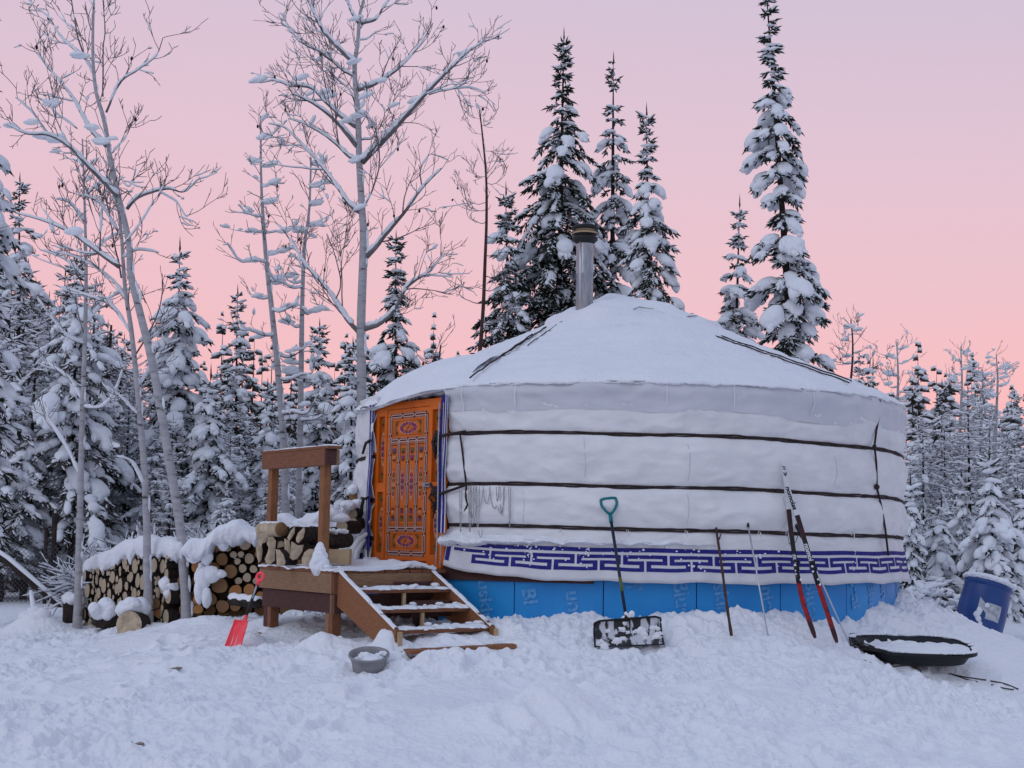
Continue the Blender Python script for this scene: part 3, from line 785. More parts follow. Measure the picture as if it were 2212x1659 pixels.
leaf = flat(obj('door', g_, 'orange_paint', yurt))
LWD = lw1 - lw0; LH = 1.64
g_ = Geo()
PM = ['p_dark', 'p_cream', 'p_purple', 'p_blue', 'p_green', 'p_pink', 'p_peach', 'orange_deep']
def ribbon(pts, w, off, mi):
    P = np.array(pts, float); T = np.gradient(P, axis=0); T /= np.linalg.norm(T, axis=1)[:, None] + 1e-9; N = np.stack([-T[:, 1], T[:, 0]], 1)
    g_.grid(np.array([[dpt(*(p + n * w / 2), off), dpt(*(p - n * w / 2), off)] for p, n in zip(P, N)]), mi)
def keybar(p, q, nbreak, hw=.013, base=True):
    p, q = np.array(p, float), np.array(q, float); d = (q - p); L = np.linalg.norm(d); d = d / L; n_ = np.array([-d[1], d[0]])
    if base: ribbon([p, q], .062, .0245, 0)
    seg = L / nbreak
    for k in range(nbreak):
        a = p + d * (seg * k + .016); b_ = p + d * (seg * (k + 1) - .016)
        for s in (-1, 1): ribbon([a + n_ * hw * s, b_ + n_ * hw * s], .0085, .0275, 1)
        ribbon([a - n_ * hw, a + n_ * hw], .008, .0275, 1); ribbon([b_ - n_ * hw, b_ + n_ * hw], .008, .0275, 1)
        if k: ribbon([a - d * .032 - n_ * hw, a + n_ * hw * .9], .0085, .028, 1)
        for s in (-1, 1): ribbon([a + n_ * (hw + .013) * s, b_ + n_ * (hw + .013) * s], .0035, .0275, 1)
def LU(U, V): return (lw0 + U * LWD, .02 + V * LH)
bU0, bU1, bV0, bV1, c1, c2 = .085, .915, .045, .955, .79, .205
keybar(LU(bU0, bV0), LU(bU0, bV1), 7); keybar(LU(bU1, bV0), LU(bU1, bV1), 7)
keybar(LU(bU0, bV1), LU(bU1, bV1), 3); keybar(LU(bU0, bV0), LU(bU1, bV0), 3)
keybar(LU(bU0, c1), LU(bU1, c1), 4); keybar(LU(bU0, c2), LU(bU1, c2), 4)
for U in (.292, .50, .708): keybar(LU(U, c2), LU(U, c1), 4, .011)
def ring(c, r, w, mi, a0=0, a1=2 * math.pi, off=.0285, n=12, sy=1): ribbon([(c[0] + r * math.cos(a), c[1] + sy * r * math.sin(a)) for a in np.linspace(a0, a1, n)], w, off, mi)
def disc(c, rx, ry, mi, off=.0262, dia=False):
    n = 4 if dia else 12; a = np.arange(n) * 2 * math.pi / n
    g_.add([dpt(c[0] + rx * math.cos(t), c[1] + ry * math.sin(t), off) for t in a], [list(range(n))], mi)
def diamond_panel(U0, U1, V0, V1):
    (x0, y0), (x1, y1) = LU(U0, V0), LU(U1, V1); cx, cy = (x0 + x1) / 2, (y0 + y1) / 2; w, h = (x1 - x0) / 2, (y1 - y0) / 2
    for e in ([(x0, y0), (x1, y0)], [(x0, y1), (x1, y1)], [(x0, y0), (x0, y1)], [(x1, y0), (x1, y1)]): ribbon(e, .006, .0255, 7)
    ribbon([(cx + w * .62 * math.cos(t) * (abs(math.cos(t)) ** .3), cy + h * .85 * math.sin(t)) for t in np.linspace(0, 2 * math.pi, 40)], .006, .0262, 1)
    for k in range(14):
        t = k * 2 * math.pi / 14; m_ = 2 if k % 7 in (0, 1, 6) else (3 if k % 2 else 2)
        c = (cx + w * .47 * math.cos(t), cy + h * .62 * math.sin(t)); disc(c, .016, .016, m_ if k % 3 else 5); ring(c, .017, .007, m_, n=9)
    for k in range(8):
        t = k * 2 * math.pi / 8 + .3; c = (cx + w * .20 * math.cos(t), cy + h * .32 * math.sin(t)); ring(c, .014, .006, (6, 5)[k % 2], n=8)
    disc((cx, cy), .010, .012, 0, .029)
    for sx_ in (-1, 1):
        for sy_ in (-1, 1):
            c = (cx + sx_ * w * .80, cy + sy_ * h * .62); ring(c, .020, .010, 4, n=9); ring((c[0] + sx_ * .012, c[1] - sy_ * .03), .016, .008, 4, 0, 4.6, n=8); disc(c, .008, .008, 0, .029); ring((c[0] - sx_ * .03, c[1] + sy_ * .012), .012, .007, 0, 0, 4, n=7)
diamond_panel(.155, .845, .825, .92); diamond_panel(.155, .845, .08, .172)
def column(cx, v0, v1, w, cols, base=0.0255, ends=True):
    n = max(6, int((v1 - v0) / .032)); mid = (v0 + v1) / 2
    pts = [];
    for k in range(n):
        v = v0 + (v1 - v0) * (k + .5) / n; t = abs(v - mid) / ((v1 - v0) / 2)
        ww = w * (1 - t ** 2.2) * .9 + .006; c = cols[min(len(cols) - 1, int(t * len(cols)))]
        for s in (-1, 1):
            ring((cx + s * ww * .5, v), max(.007, ww * .38), .0075, c, n=8, off=base + .003); ring((cx + s * ww * .5, v + .008), max(.004, ww * .2), .005, 0 if k % 2 else 1, n=6, off=base + .0036)
        pts.append((ww, v))
    for s in (-1, 1): ribbon([(cx, v0 - .012)] + [(cx + s * (a + .006), v) for a, v in pts] + [(cx, v1 + .012)], .005, base + .002, 1 if cols[0] != 6 else 6)
def endmotif(cx, v, w, col, up, base=.0255):
    for s in (-1, 1):
        ring((cx + s * w * .5, v), w * .36, .009, col, n=9, off=base + .003); ring((cx + s * w * .45, v + up * .03), w * .26, .007, 0, n=8, off=base + .003)
    disc((cx, v + up * .012), w * .3, .02, col, base + .002); ribbon([(cx - w * .5, v + up * .05), (cx, v + up * .03), (cx + w * .5, v + up * .05)], .006, base + .003, 0)
for i, U in enumerate((.188, .396, .604, .812)):
    x, _y = LU(U, .5); va, vb = .02 + .235 * LH, .02 + .76 * LH; inner = i in (1, 2)
    for s in (-1, 1): ribbon([(x + s * .058, va), (x + s * .058, vb)], .007, .0252, 7)
    ribbon([(x - .058, va), (x + .058, va)], .007, .0252, 7); ribbon([(x - .058, vb), (x + .058, vb)], .007, .0252, 0)
    column(x, va + .27, vb - .25, .034, [3, 2, 5, 6] if inner else [6, 4, 2, 5])
    endmotif(x, vb - .05, .042, 4 if inner else 3, -1); endmotif(x, va + .05, .042, 4 if inner else 3, 1)
    endmotif(x, vb - .13, .036, 2 if inner else 6, -1); endmotif(x, va + .13, .036, 2 if inner else 6, 1)
pat = flat(obj('painted_pattern', g_, PM, leaf))
g_ = Geo()
for cx, spans in ((.158, ((.88, 1.585), (.10, .75))), (1.225, ((.87, 1.60), (.10, .73)))):
    for v0, v1 in spans:
        column(cx, v0 + .17, v1 - .17, .036, [2, 3, 5, 6, 6], base=.002); endmotif(cx, v1 - .045, .040, 4, -1, .002); endmotif(cx, v0 + .045, .040, 4, 1, .002)
flat(obj('painted_pattern', g_, PM, df))
g_ = Geo(); dbox(lw1 - .085, lw1 + .045, .80, .845, .034, .05); dbox(lw1 - .07, lw1 - .03, .805, .84, .05, .058); flat(obj('latch', g_, 'steel', leaf))
g_ = Geo(); dbox(lw1 - .02, lw1 + .035, .815, .83, .05, .055); flat(obj('latch_slot', g_, 'black_metal', leaf))
# awning over the door: stiff canvas edge laden with snow
tipL, tipR = PP(778, 884, 15.85), PP(986, 850, 14.42)
g_ = Geo(); V = []; V2 = []
ee = np.array([tipL + (tipR - tipL) * t for t in np.linspace(0, 1, 40)])
inn = np.array([[*(YC + unit(p[:2] - YC) * (YR - .75)), 3.42] for p in ee])
for i, (a, b_) in enumerate(zip(inn, ee)):
    t_ = i / 39; lift = .03 * math.sin(math.pi * min(1, t_ * 1.05)) ** .8; wob = .010 * math.sin(i * 1.1)
    bb = b_ + np.array([0, 0, lift * .6 + wob + .012])
    mid_ = a + (bb - a) * .55 + np.array([0, 0, .05])
    V.append([a, mid_, bb + np.array([0, 0, .0]), bb - np.array([0, 0, .018]), mid_ - np.array([0, 0, .05]), a - np.array([0, 0, .08])])
    c_ = bb + (mid_ - bb) * .05
    th_ = .035 * (min(1, 6 * t_ + .25))
    V2.append([a + np.array([0, 0, .06]), a * .5 + mid_ * .5 + np.array([0, 0, .07]), mid_ + np.array([0, 0, .05 + .01 * math.sin(i)]), (mid_ + bb) / 2 + np.array([0, 0, .045 + .008 * math.sin(i * 2.3)]), c_ + np.array([0, 0, th_ + .006 * math.sin(i * 3.1)]), bb + np.array([0, 0, .004])])
g_.grid(np.array(V)); aw = obj('awning', g_, 'grey_board', yurt)
g_ = Geo(); g_.grid(np.array(V2)); obj('awning_snow', g_, 'snow', aw)
g_ = Geo()
for t, L in ((.16, .03), (.22, .05), (.27, .03), (.5, .03), (.55, .035), (.6, .03), (.63, .09), (.9, .03)):
    p = ee[int(t * 39)] + np.array([0, 0, .03]); g_.tube([p, p - np.array([0, 0, L])], [.006, .001], 5)
obj('icicle', g_, 'canvas_seam', aw)
# stovepipe
pb = PP(1262, 668, 16.4); pt = PP(1262, 517, 16.4)
g_ = Geo(); rp = pxs(38, 16.4) / 2
g_.lathe([(rp, -.15), (rp, .42), (rp + .004, .425), (rp, .43), (rp, pt[2] - pb[2])], pb, 32)
pipe = obj('stovepipe', g_, 'steel', yurt)
g_ = Geo(); h = pt[2] - pb[2]; g_.lathe([(rp, h - .06), (rp + .05, h - .01), (rp + .05, h + .02), (rp + .02, h + .03), (rp + .02, h + .05), (rp + .045, h + .055), (rp + .045, h + .085), (rp + .005, h + .09), (rp + .005, h + .115), (rp + .055, h + .12), (rp + .06, h + .15), (rp + .03, h + .165), (.02, h + .17), (0.001, h + .17)], pb, 32)
obj('chimney_cap', g_, 'black_metal', pipe)
g_ = Geo(); g_.lathe([(rp + .028, h + .058), (rp + .049, h + .06), (rp + .049, h + .078), (rp + .02, h + .08)], pb, 32); g_.lathe([(rp + .012, h + .088), (rp + .012, h + .118)], pb, 32)
obj('vent_ring', g_, 'ply', pipe)
g_ = Geo(); g_.box(pb + np.array([-rp * .55, -rp * .86, .45]), (.025, .012, h * .9)); obj('pipe_seam', g_, 'alu', pipe)

# ------------------------------------------------------------------ wooden porch and steps
T3 = np.array([TD[0], TD[1], 0.]); N3 = np.array([ND[0], ND[1], 0.]); Z3 = np.array([0, 0, 1.])
DKZ = 1.12
CC = np.array([-.857, 14.30, 0]); AA = CC + N3 * 1.097; WD = 1.49; BB = AA - T3 * WD
porch = thing('wooden_porch', 'snow dusted wooden porch with open stairs before the orange door', 'porch', (AA[0], AA[1], .4))
def board(name, p0, p1, w, th, up, m_, parent, side=None, ext=0):
    "a plank from p0 to p1, width w along 'up', thickness th"
    p0, p1 = np.array(p0, float), np.array(p1, float); d = unit(p1 - p0); L = np.linalg.norm(p1 - p0)
    up = np.array(up, float); up = unit(up - d * (up @ d)); sd = np.cross(d, up)
    me = Geo(); h = np.array([L, th, w]) / 2; bv = min(.004, th * .2)
    x = Geo(); x.box((0, 0, 0), (L, th, w))
    m = x.mesh(name, m_, False)
    o = bpy.data.objects.new(name, m); C.objects.link(o)
    c = (p0 + p1) / 2; M = Matrix(((d[0], sd[0], up[0], c[0]), (d[1], sd[1], up[1], c[1]), (d[2], sd[2], up[2], c[2]), (0, 0, 0, 1)))
    bm = o.modifiers.new('bevel', 'BEVEL'); bm.width = bv; bm.segments = 1
    if parent is not None:
        o.parent = parent; M = Matrix.Translation(-parent.location) @ M
    o.matrix_basis = M
    return o
def dk(t, n, z): return AA + T3 * t - N3 * n + Z3 * z      # t along the door line (+ towards the steps), n inwards from the outer edge
for k in range(9):
    n0 = .0 + k * .15
    if n0 > 1.25: break
    board('deck_board', dk(-WD, n0 + .07, DKZ - .018), dk(.03, n0 + .07, DKZ - .018), .14, .036, N3, 'wood_red' if k else 'wood_red', porch)
board('fascia', dk(-WD - .0, .02, DKZ - .135), dk(0.0, .02, DKZ - .135), .195, .038, Z3, 'wood_tan', porch)
board('fascia', dk(-WD + .03, .05, DKZ - .33), dk(-.01, .05, DKZ - .33), .185, .038, Z3, 'wood_dark', porch)
board('fascia', dk(.0, .02, DKZ - .135), dk(0, 1.2, DKZ - .135), .19, .036, Z3, 'wood_red', porch)
board('fascia', dk(-.005, .04, DKZ - .33), dk(-.005, 1.2, DKZ - .33), .18, .036, Z3, 'wood_dark', porch)
board('trim', dk(-.004, .026, DKZ - .24), dk(-.004, .026, DKZ - .43), .02, .05, T3, 'wood_tan', porch)
for t in (-.06, -.13, -1.40, -1.32): 
    f = 'wood_red' if t in (-.06, -1.32) else 'wood_tan'
    if t == -1.40: f = 'wood_dark'
    x = dk(t, .09, 0); board('leg', dk(t, .09, .1), dk(t, .09, DKZ - .40), .075, .10, T3, f, porch)
for t in (-1.3, -.1): board('leg', dk(t, 1.1, .1), dk(t, 1.1, DKZ - .05), .09, .09, T3, 'wood_dark', porch)
board('foot_block', dk(-1.5, -.02, .405), dk(-1.18, -.02, .405), .06, .16, Z3, 'wood_tan', porch)
# rail on the far-left edge: posts and a boxed top
board('post', dk(-1.39, .075, DKZ - .2), dk(-1.39, .075, 2.16), .085, .085, T3, 'wood_orange', porch)
board('post', dk(-.30, .075, DKZ - .2), dk(-.30, .075, 2.18), .085, .085, T3, 'wood_orange', porch)
board('top_rail', dk(-1.52, .02, 2.215), dk(-.20, .02, 2.225), .165, .04, Z3, 'wood_red', porch)
board('top_rail', dk(-1.52, .14, 2.215), dk(-.17, .14, 2.225), .15, .035, Z3, 'wood_tan', porch)
cap_ = board('rail_cap', dk(-1.55, .08, 2.312), dk(-.13, .08, 2.322), .17, .03, N3, 'wood_red', porch)
board('rail_end', dk(-.19, .0, 2.225), dk(-.19, .16, 2.225), .15, .03, Z3, 'wood_dark', porch)
def snowstrip(p0, p1, w, h, side, seed, parent, n=60, name='snow', jag=.35, prof=9):
    p0, p1 = np.array(p0, float), np.array(p1, float); side = np.array(side, float); g = Geo(); V = []
    L = np.linalg.norm(p1 - p0)
    for t in np.linspace(0, 1, n):
        c = p0 + (p1 - p0) * t; e = min(1, t * n / 3 + .05, (1 - t) * n / 3 + .05)
        hh = h * e * (1 + jag * float(fbm(np.array([t * L * 9]), np.array([seed * 1.]), 4, seed)[0])); row = []
        for k in np.linspace(0, 1, prof):
            a = math.pi * k; ww = w / 2 * (1 + .5 * jag * float(fbm(np.array([t * L * 12]), np.array([seed + (k > .5) * 5.]), 3, seed + 3)[0]))
            row.append(c + side * (-math.cos(a)) * ww + Z3 * (max(hh, .003) * math.sin(a) ** .5 - .004 + .15 * h * float(fbm(np.array([t * L * 22]), np.array([k * 4.]), 2, seed + 9)[0])))
        V.append(row)
    g.grid(np.array(V)); return obj(name, g, 'snow', parent)
snowstrip(dk(-1.54, .07, 2.328), dk(-.16, .09, 2.338), .15, .018, N3, 5, porch)
# snow lying on the deck
g_ = Geo(); V = []
for t in np.linspace(-WD - .02, .05, 60):
    V.append([dk(t, n, DKZ + .012 + .035 * np.clip(n - .35, 0, .7) + .014 * float(fbm(np.array([t * 5]), np.array([n * 5]), 4, 88)[0]) + (.05 * math.exp(-((n - .95) / .14) ** 2))) for n in np.linspace(-.005, 1.2, 40)])
V = np.array(V); g_.grid(V); g_.grid(np.stack([V[-1], V[-1] - Z3 * .03], 1)); g_.grid(np.stack([V[:, 0], V[:, 0] - Z3 * .02], 1))
obj('deck_snow', g_, 'snow', porch)
g_ = Geo()
for _ in range(46):
    u = random.uniform(0.0, 1.3); g_.blob(dpt(u, -.045 + .05 * math.exp(-((u - .12) / .15) ** 2) + random.uniform(-.01, .02), random.uniform(.03, .14)), np.array([1, 1, .8]) * random.uniform(.02, .05), sub=2, rough=.3)
for q_, rr_ in ((0, .085), (.05, .08), (.10, .065), (.15, .05), (.19, .035)): g_.blob(dk(-.27 + .02 * q_, .02, DKZ + .03 + q_), np.array([1.1, .9, 1.2]) * rr_, sub=3, rough=.14)
for _ in range(12): g_.blob(dk(-.27 + random.gauss(0, .09), -.0 + random.uniform(0, .12), DKZ + .02), np.array([1, 1, .7]) * random.uniform(.015, .035), sub=2, rough=.25)
obj('snow_clumps', g_, 'snow', porch)
# steps
S0 = 1.015; NS0 = 1.097 - S0; NS1 = NS0 + 1.10; TOPZ = DKZ - .01; BOTZ = .55; RUN = 1.03
sl = unit(T3 * RUN + Z3 * (BOTZ - TOPZ))
def stringer(n, m_):
    o0 = dk(.02, n, 0); g = Geo(); th = .04
    pr = [(0.0, TOPZ + .0), (RUN + .02, BOTZ + .06), (RUN + .02, BOTZ - .10), (.93, BOTZ - .17), (.0, TOPZ - .34)]
    V = [o0 + T3 * a + Z3 * z + N3 * s for s in (th / 2, -th / 2) for a, z in pr]
    g.add(V, [[0, 1, 2, 3, 4]]); g.add(V, [[9, 8, 7, 6, 5]]); k = 5
    g.add(V, [[i, i + 5, (i + 1) % 5 + 5, (i + 1) % 5] for i in range(5)])
    return flat(obj('stringer', g, m_, porch))
stringer(NS0, 'wood_orange'); stringer(NS1, 'wood_orange')
steps_z = [TOPZ - (TOPZ - .60) * k / 3 for k in (1, 2, 3)]
for k, z in enumerate(steps_z):
    t = .02 + (.985) * (k + 1) / 3
    tr = board('tread', dk(t - .12, NS0 + .02 - (.02 if k == 2 else 0), z - .018), dk(t - .12, NS1 - .02 + (.03 if k == 2 else 0), z - .018), .26, .035, T3, 'wood_red', porch)
    board('riser_block', dk(t - .02, (NS0 + NS1) / 2, z - .035), dk(t - .02, (NS0 + NS1) / 2, z - .17), .035, .035, N3, 'ply', porch)
    snowstrip(dk(t - .12, NS0 + .01, z), dk(t - .12, NS1 - .01, z), .25, .024, T3, 20 + k, porch, n=90, jag=.5)
    if k < 2: board('riser', dk(t - .28, NS0 + .6, z - .02), dk(t - .28, NS1 - .03, z - .02), .16, .02, Z3, 'wood_dark', porch)
board('riser', dk(.03, NS0 + .02, TOPZ - .09), dk(.03, NS1, TOPZ - .09), .13, .03, Z3, 'wood_tan', porch)
for n in (NS0 - .0, NS1): board('step_end', dk(RUN + .045, n + .02, BOTZ + .04), dk(RUN + .045, n + .02, BOTZ - .10), .045, .04, N3, 'ply', porch)
for n, sd_ in ((NS0, 31), (NS1, 33)):
    g = Geo(); V = []
    for s in np.linspace(0, 1, 90):
        c = dk(.02 + RUN * s, n, TOPZ + (BOTZ + .06 - TOPZ) * s); h_ = .016 * (1 + .6 * float(fbm(np.array([s * 14]), np.array([1.]), 3, sd_)[0]))
        V.append([c - N3 * (-math.cos(a) * .026) + Z3 * (max(.002, h_) * math.sin(a) ** .6) for a in np.linspace(0, math.pi, 7)])
    g.grid(np.array(V)); obj('snow', g, 'snow', porch)
g_ = Geo()
for k, z in enumerate(steps_z):
    for _ in range(22):
        t = .02 + (.985) * (k + 1) / 3 - random.uniform(.02, .22); n = random.choice((NS1 - random.uniform(.02, .16), random.uniform(NS0, NS1)))
        g_.blob(dk(t, n, z + random.uniform(0, .04)), np.array([1.3, 1.1, .6]) * random.uniform(.010, .034), sub=2, rough=.45)
obj('snow_clumps', g_, 'snow', porch)
g_ = Geo()
pk = board('plank', PP(878, 1408, 12.62), PP(1108, 1394, 12.95), .035, .22, Z3, 'wood_orange', None)
tag(pk, 'reddish plank lying in the snow at the foot of the porch steps', 'plank')
snowstrip(np.array(PP(885, 1409, 12.66)) + Z3 * .012, np.array(PP(1085, 1396, 12.97)) + Z3 * .012, .2, .022, T3, 51, pk, n=60, jag=.5) if False else None
sn = snowstrip(np.array(PP(884, 1408, 12.72)) + Z3 * .01, np.array(PP(1080, 1394, 13.02)) + Z3 * .01, .26, .03, T3 * .5 - N3 * .3, 51, porch, n=60, jag=.5)

# ------------------------------------------------------------------ logs
def log_mesh(seed, L=.4, split=False):
    r = np.random.default_rng(seed); n = 18; a = np.arange(n) * 2 * np.pi / n
    rad = 1 + .05 * np.sin(a * 2 + r.uniform(0, 6)) + .04 * np.sin(a * 3 + r.uniform(0, 6)) + .02 * r.normal(size=n)
    g = Geo(); rows = []
    ys = [0, .004, .02, L * .5, L - .004, L]
    sc_ = [.975, 1.0, 1.0, 1.01, 1.0, .975]
    V = np.array([[(rad[i] * s * math.cos(a[i]), y / 1.0, rad[i] * s * math.sin(a[i])) for y, s in zip(ys, sc_)] for i in range(n)])
    g.grid(V, closed_u=True, flip=True)
    e = Geo(); ring_ = V[:, 0] * np.array([.93, 1, .93]) + np.array([0, -.003, 0]); 
    c = np.array([[0, -.003, 0]]); e.add(np.vstack([ring_, c]), [[i, (i + 1) % n, n] for i in range(n)])
    o2 = V[:, -1] * np.array([.93, 1, .93]) + np.array([0, .003, 0]); e.add(np.vstack([o2, c + np.array([[0, L + .006, 0]])]), [[(i + 1) % n, i, n] for i in range(n)])
    return g, e
PROT = {}
def log_proto(kind, seed):
    k = (kind, seed)
    if k in PROT: return PROT[k]
    g, e = log_mesh(seed)
    PROT[k] = (g.mesh('log', 'bark_dark', True), e.mesh('cut_end', {'pale': 'cut_wood', 'orange': 'cut_orange', 'brown': 'cut_brown'}[kind], False)); return PROT[k]
def place_log(c, axis, r, kind, label, group, L=1.0, name='log'):
    "c = centre of the visible end; axis = unit vector the visible end faces"
    seed = random.randint(1, 6); mb, me_ = log_proto(kind, seed)
    o = bpy.data.objects.new(name, mb); C.objects.link(o); tag(o, label, 'log', group)
    ax = -unit(axis); x_ = unit(np.cross(ax, Z3)); z_ = np.cross(x_, ax); rr_ = random.uniform(0, 6.28)
    x2 = x_ * math.cos(rr_) + z_ * math.sin(rr_); z2 = np.cross(x2, ax)
    o.matrix_basis = Matrix(((x2[0] * r, ax[0] * L, z2[0] * r, c[0]), (x2[1] * r, ax[1] * L, z2[1] * r, c[1]), (x2[2] * r, ax[2] * L, z2[2] * r, c[2]), (0, 0, 0, 1)))
    e = bpy.data.objects.new('cut_end', me_); C.objects.link(e); e.parent = o
    return o
GL = 'stacked thin logs at the far left end of the woodpile'; GR = 'stacked round logs beside the porch'
# left stack, ends facing left-forward
sN = unit([-.80, -.60, 0]); sS = unit([.60, -.80, 0]); S0_ = np.array([-5.72, 19.05, 0])
def top_px(px): return np.interp(px, [180, 215, 260, 300, 345, 400], [1222, 1205, 1180, 1170, 1165, 1165])
packed = []
random.seed(11)
def col_px(s): p = S0_ + sS * s; return CXP + p[0] / p[1] * 3010, p[1]
tries = 0
while len(packed) < 175 and tries < 30000:
    tries += 1; s = random.uniform(0.0, 2.75); pxx, Yy = col_px(s); base = g1(*(S0_ + sS * s)[:2]) - .02; top = PP(pxx, float(top_px(pxx)) + 16, Yy)[2]
    z = random.uniform(base, top); r = random.choice((.035, .045, .05, .06, .07, .085)) if tries > 700 else random.choice((.09, .10, .075))
    if all((s - a) ** 2 + (z - b_) ** 2 > ((r + c) * .97) ** 2 for a, b_, c in packed): packed.append((s, z, r))
for s, z, r in packed:
    c = S0_ + sS * s + Z3 * z + sN * random.gauss(0, .018)
    place_log(c, sN + sS * random.gauss(0, .05), r, 'pale', 'thin pale log among the tightly packed ones in the far left woodpile', GL)
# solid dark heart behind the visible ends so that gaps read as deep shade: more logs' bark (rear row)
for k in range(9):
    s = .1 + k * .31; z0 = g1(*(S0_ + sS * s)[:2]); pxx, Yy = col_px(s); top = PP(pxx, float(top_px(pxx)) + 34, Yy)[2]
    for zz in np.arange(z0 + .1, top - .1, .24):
        o = place_log(S0_ + sS * s + Z3 * zz - sN * .22, sN, .15, 'brown', 'dark filler log added inside the far left woodpile to make its gaps read as shade', 'dark filler logs added inside the far left woodpile'); 
# right stack: traced round ends
def zc(x, y): return 172.8 + x * .1823, 1094.4 + y * .1823
traced = [(1650, 445, 92, 'o'), (1958, 445, 75, 'p'), (1757, 500, 38, 'p'), (1818, 570, 44, 'p'), (1910, 565, 40, 'p'), (2000, 615, 65, 'p'), (1683, 625, 78, 'b'), (1868, 650, 40, 'p'), (1385, 715, 75, 'o'), (1580, 725, 72, 'o'),
          (1925, 733, 53, 'p'), (2060, 740, 50, 'p'), (1790, 765, 85, 'b'), (1980, 840, 56, 'p'), (1875, 880, 46, 'p'), (1660, 935, 102, 'b'), (1550, 1095, 82, 'b'), (1845, 1000, 80, 'o'), (2010, 985, 75, 'o'), (2085, 880, 42, 'p'), (1390, 1105, 68, 'o'), (1400, 1215, 62, 'o'),
          (1690, 1180, 82, 'b'), (1840, 1180, 66, 'b'), (1350, 580, 68, 'o'), (1500, 600, 80, 'b'), (985, 1100, 46, 'p'), (895, 1150, 68, 'b'), (1040, 1190, 80, 'o'), (930, 1265, 55, 'o'), (1480, 830, 88, 'b'), (1420, 960, 70, 'b'), (2120, 560, 60, 'b'), (2190, 700, 70, 'p'), (2190, 880, 80, 'b'), (2140, 1060, 60, 'o'), (1960, 1120, 55, 'b')]
KN = {'p': ('pale', 'freshly cut pale end'), 'o': ('orange', 'orange resinous end'), 'b': ('brown', 'weathered brown end')}
for x, y, r, k in traced:
    px, py = zc(x, y); Y = 16.62 if px > 395 else 17.1; c = PP(px, py, Y); rr_ = pxs(r * .1823, Y)
    kind, ds = KN[k]
    place_log(c + np.array([0, random.gauss(0, .02), 0]), unit([random.gauss(0, .05), -1, .0]), rr_, kind, {'p': 'pale ended round log in the woodpile left of the porch', 'o': 'orange ended round log in the woodpile left of the porch', 'b': 'brown ended round log in the woodpile left of the porch'}[k], {'p': 'pale ended logs left of the porch', 'o': 'orange ended logs left of the porch', 'b': 'brown ended logs left of the porch'}[k], 1.1)
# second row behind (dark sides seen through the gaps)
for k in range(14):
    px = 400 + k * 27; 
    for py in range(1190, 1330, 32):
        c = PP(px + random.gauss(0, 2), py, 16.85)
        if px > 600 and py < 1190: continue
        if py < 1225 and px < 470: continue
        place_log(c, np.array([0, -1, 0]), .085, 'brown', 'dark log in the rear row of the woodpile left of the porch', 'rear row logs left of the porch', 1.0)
# bark logs lying sideways between the two trunks
for i, (x0, x1, py, r) in enumerate(((338, 402, 1215, .10), (340, 404, 1238, .09), (336, 400, 1262, .10), (342, 404, 1284, .08), (345, 402, 1305, .09))):
    a, b_ = PP(x0, py, 17.35), PP(x1, py + 2, 17.2); g_ = Geo(); d = b_ - a
    g_.tube([a + d * t + Z3 * .01 * math.sin(t * 7 + i) for t in np.linspace(0, 1, 8)], [r * (1 + .06 * math.sin(t * 5 + i)) for t in range(8)], 12)
    o = obj('log', g_, 'bark_dark', None, origin=a); tag(o, 'black barked log lying sideways between the two pale trunks', 'log', 'black barked logs between the pale trunks')
# snow blanket on the woodpile: traced top and lower edge
def blanket(tops, bots, Yf, depth, name, label, seed, nx=150, cat='snow cover', rag=.035):
    xs = np.linspace(tops[0][0], tops[-1][0], nx); V = []
    tx = [p[0] for p in tops]; bx = [p[0] for p in bots]
    for i, px in enumerate(xs):
        Y = Yf(px); ty = np.interp(px, tx, [p[1] for p in tops]); by = np.interp(px, bx, [p[1] for p in bots]) + 9
        e = min(1, i / 5, (nx - 1 - i) / 5); my = (ty + by) / 2; ty = my + (ty - my) * max(e, .05) ** .5; by = my + (by - my) * max(e, .05) ** .5
        top = PP(px, ty, Y + .12)[2]; bt = PP(px, by, Y)[2] + rag * float(fbm(np.array([px * .11]), np.array([1.]), 4, seed)[0]); x = PP(px, ty, Y)[0]
        row = []
        for k in np.linspace(0, 1, 22):
            a = -math.pi * .5 + k * math.pi * 1.35
            fy = 0
            cz, cy = (top + bt) / 2, depth * .42
            s_, c_ = math.sin(a), math.cos(a)
            zz = cz + (top - bt) / 2 * np.sign(s_) * abs(s_) ** .75; yy = cy - depth * .5 * np.sign(c_) * abs(c_) ** .6
            nn = .025 * float(fbm(np.array([px * .05]), np.array([k * 4.]), 3, seed + 4)[0])
            row.append((x, Y + yy - .05 + nn, zz + nn * .5))
        V.append(row)
    g = Geo(); g.grid(np.array(V)); c = V[0][0]
    o = obj(name, g, 'snow', None, origin=c); return o
def YL(px): # front depth of the left stack under a pixel column
    k = (px - CXP) / 3010; s = (k * 19.05 + 5.72) / (.60 + .80 * k); return 19.05 - .80 * s - .1
bl = blanket([(178, 1228), (185, 1208), (205, 1195), (235, 1188), (252, 1175), (268, 1166), (285, 1166), (300, 1157), (325, 1156), (345, 1160), (370, 1163), (402, 1166)],
        [(178, 1235), (195, 1232), (215, 1222), (225, 1232), (235, 1215), (250, 1222), (262, 1205), (275, 1195), (285, 1218), (295, 1190), (310, 1195), (330, 1200), (345, 1195), (360, 1196), (380, 1205), (402, 1210)], lambda p: YL(p) if p < 375 else YL(375), .5, 'snow_cover', '', 101)
tag(bl, 'thick snow lying along the top of the left woodpile', 'snow', kind='thing')
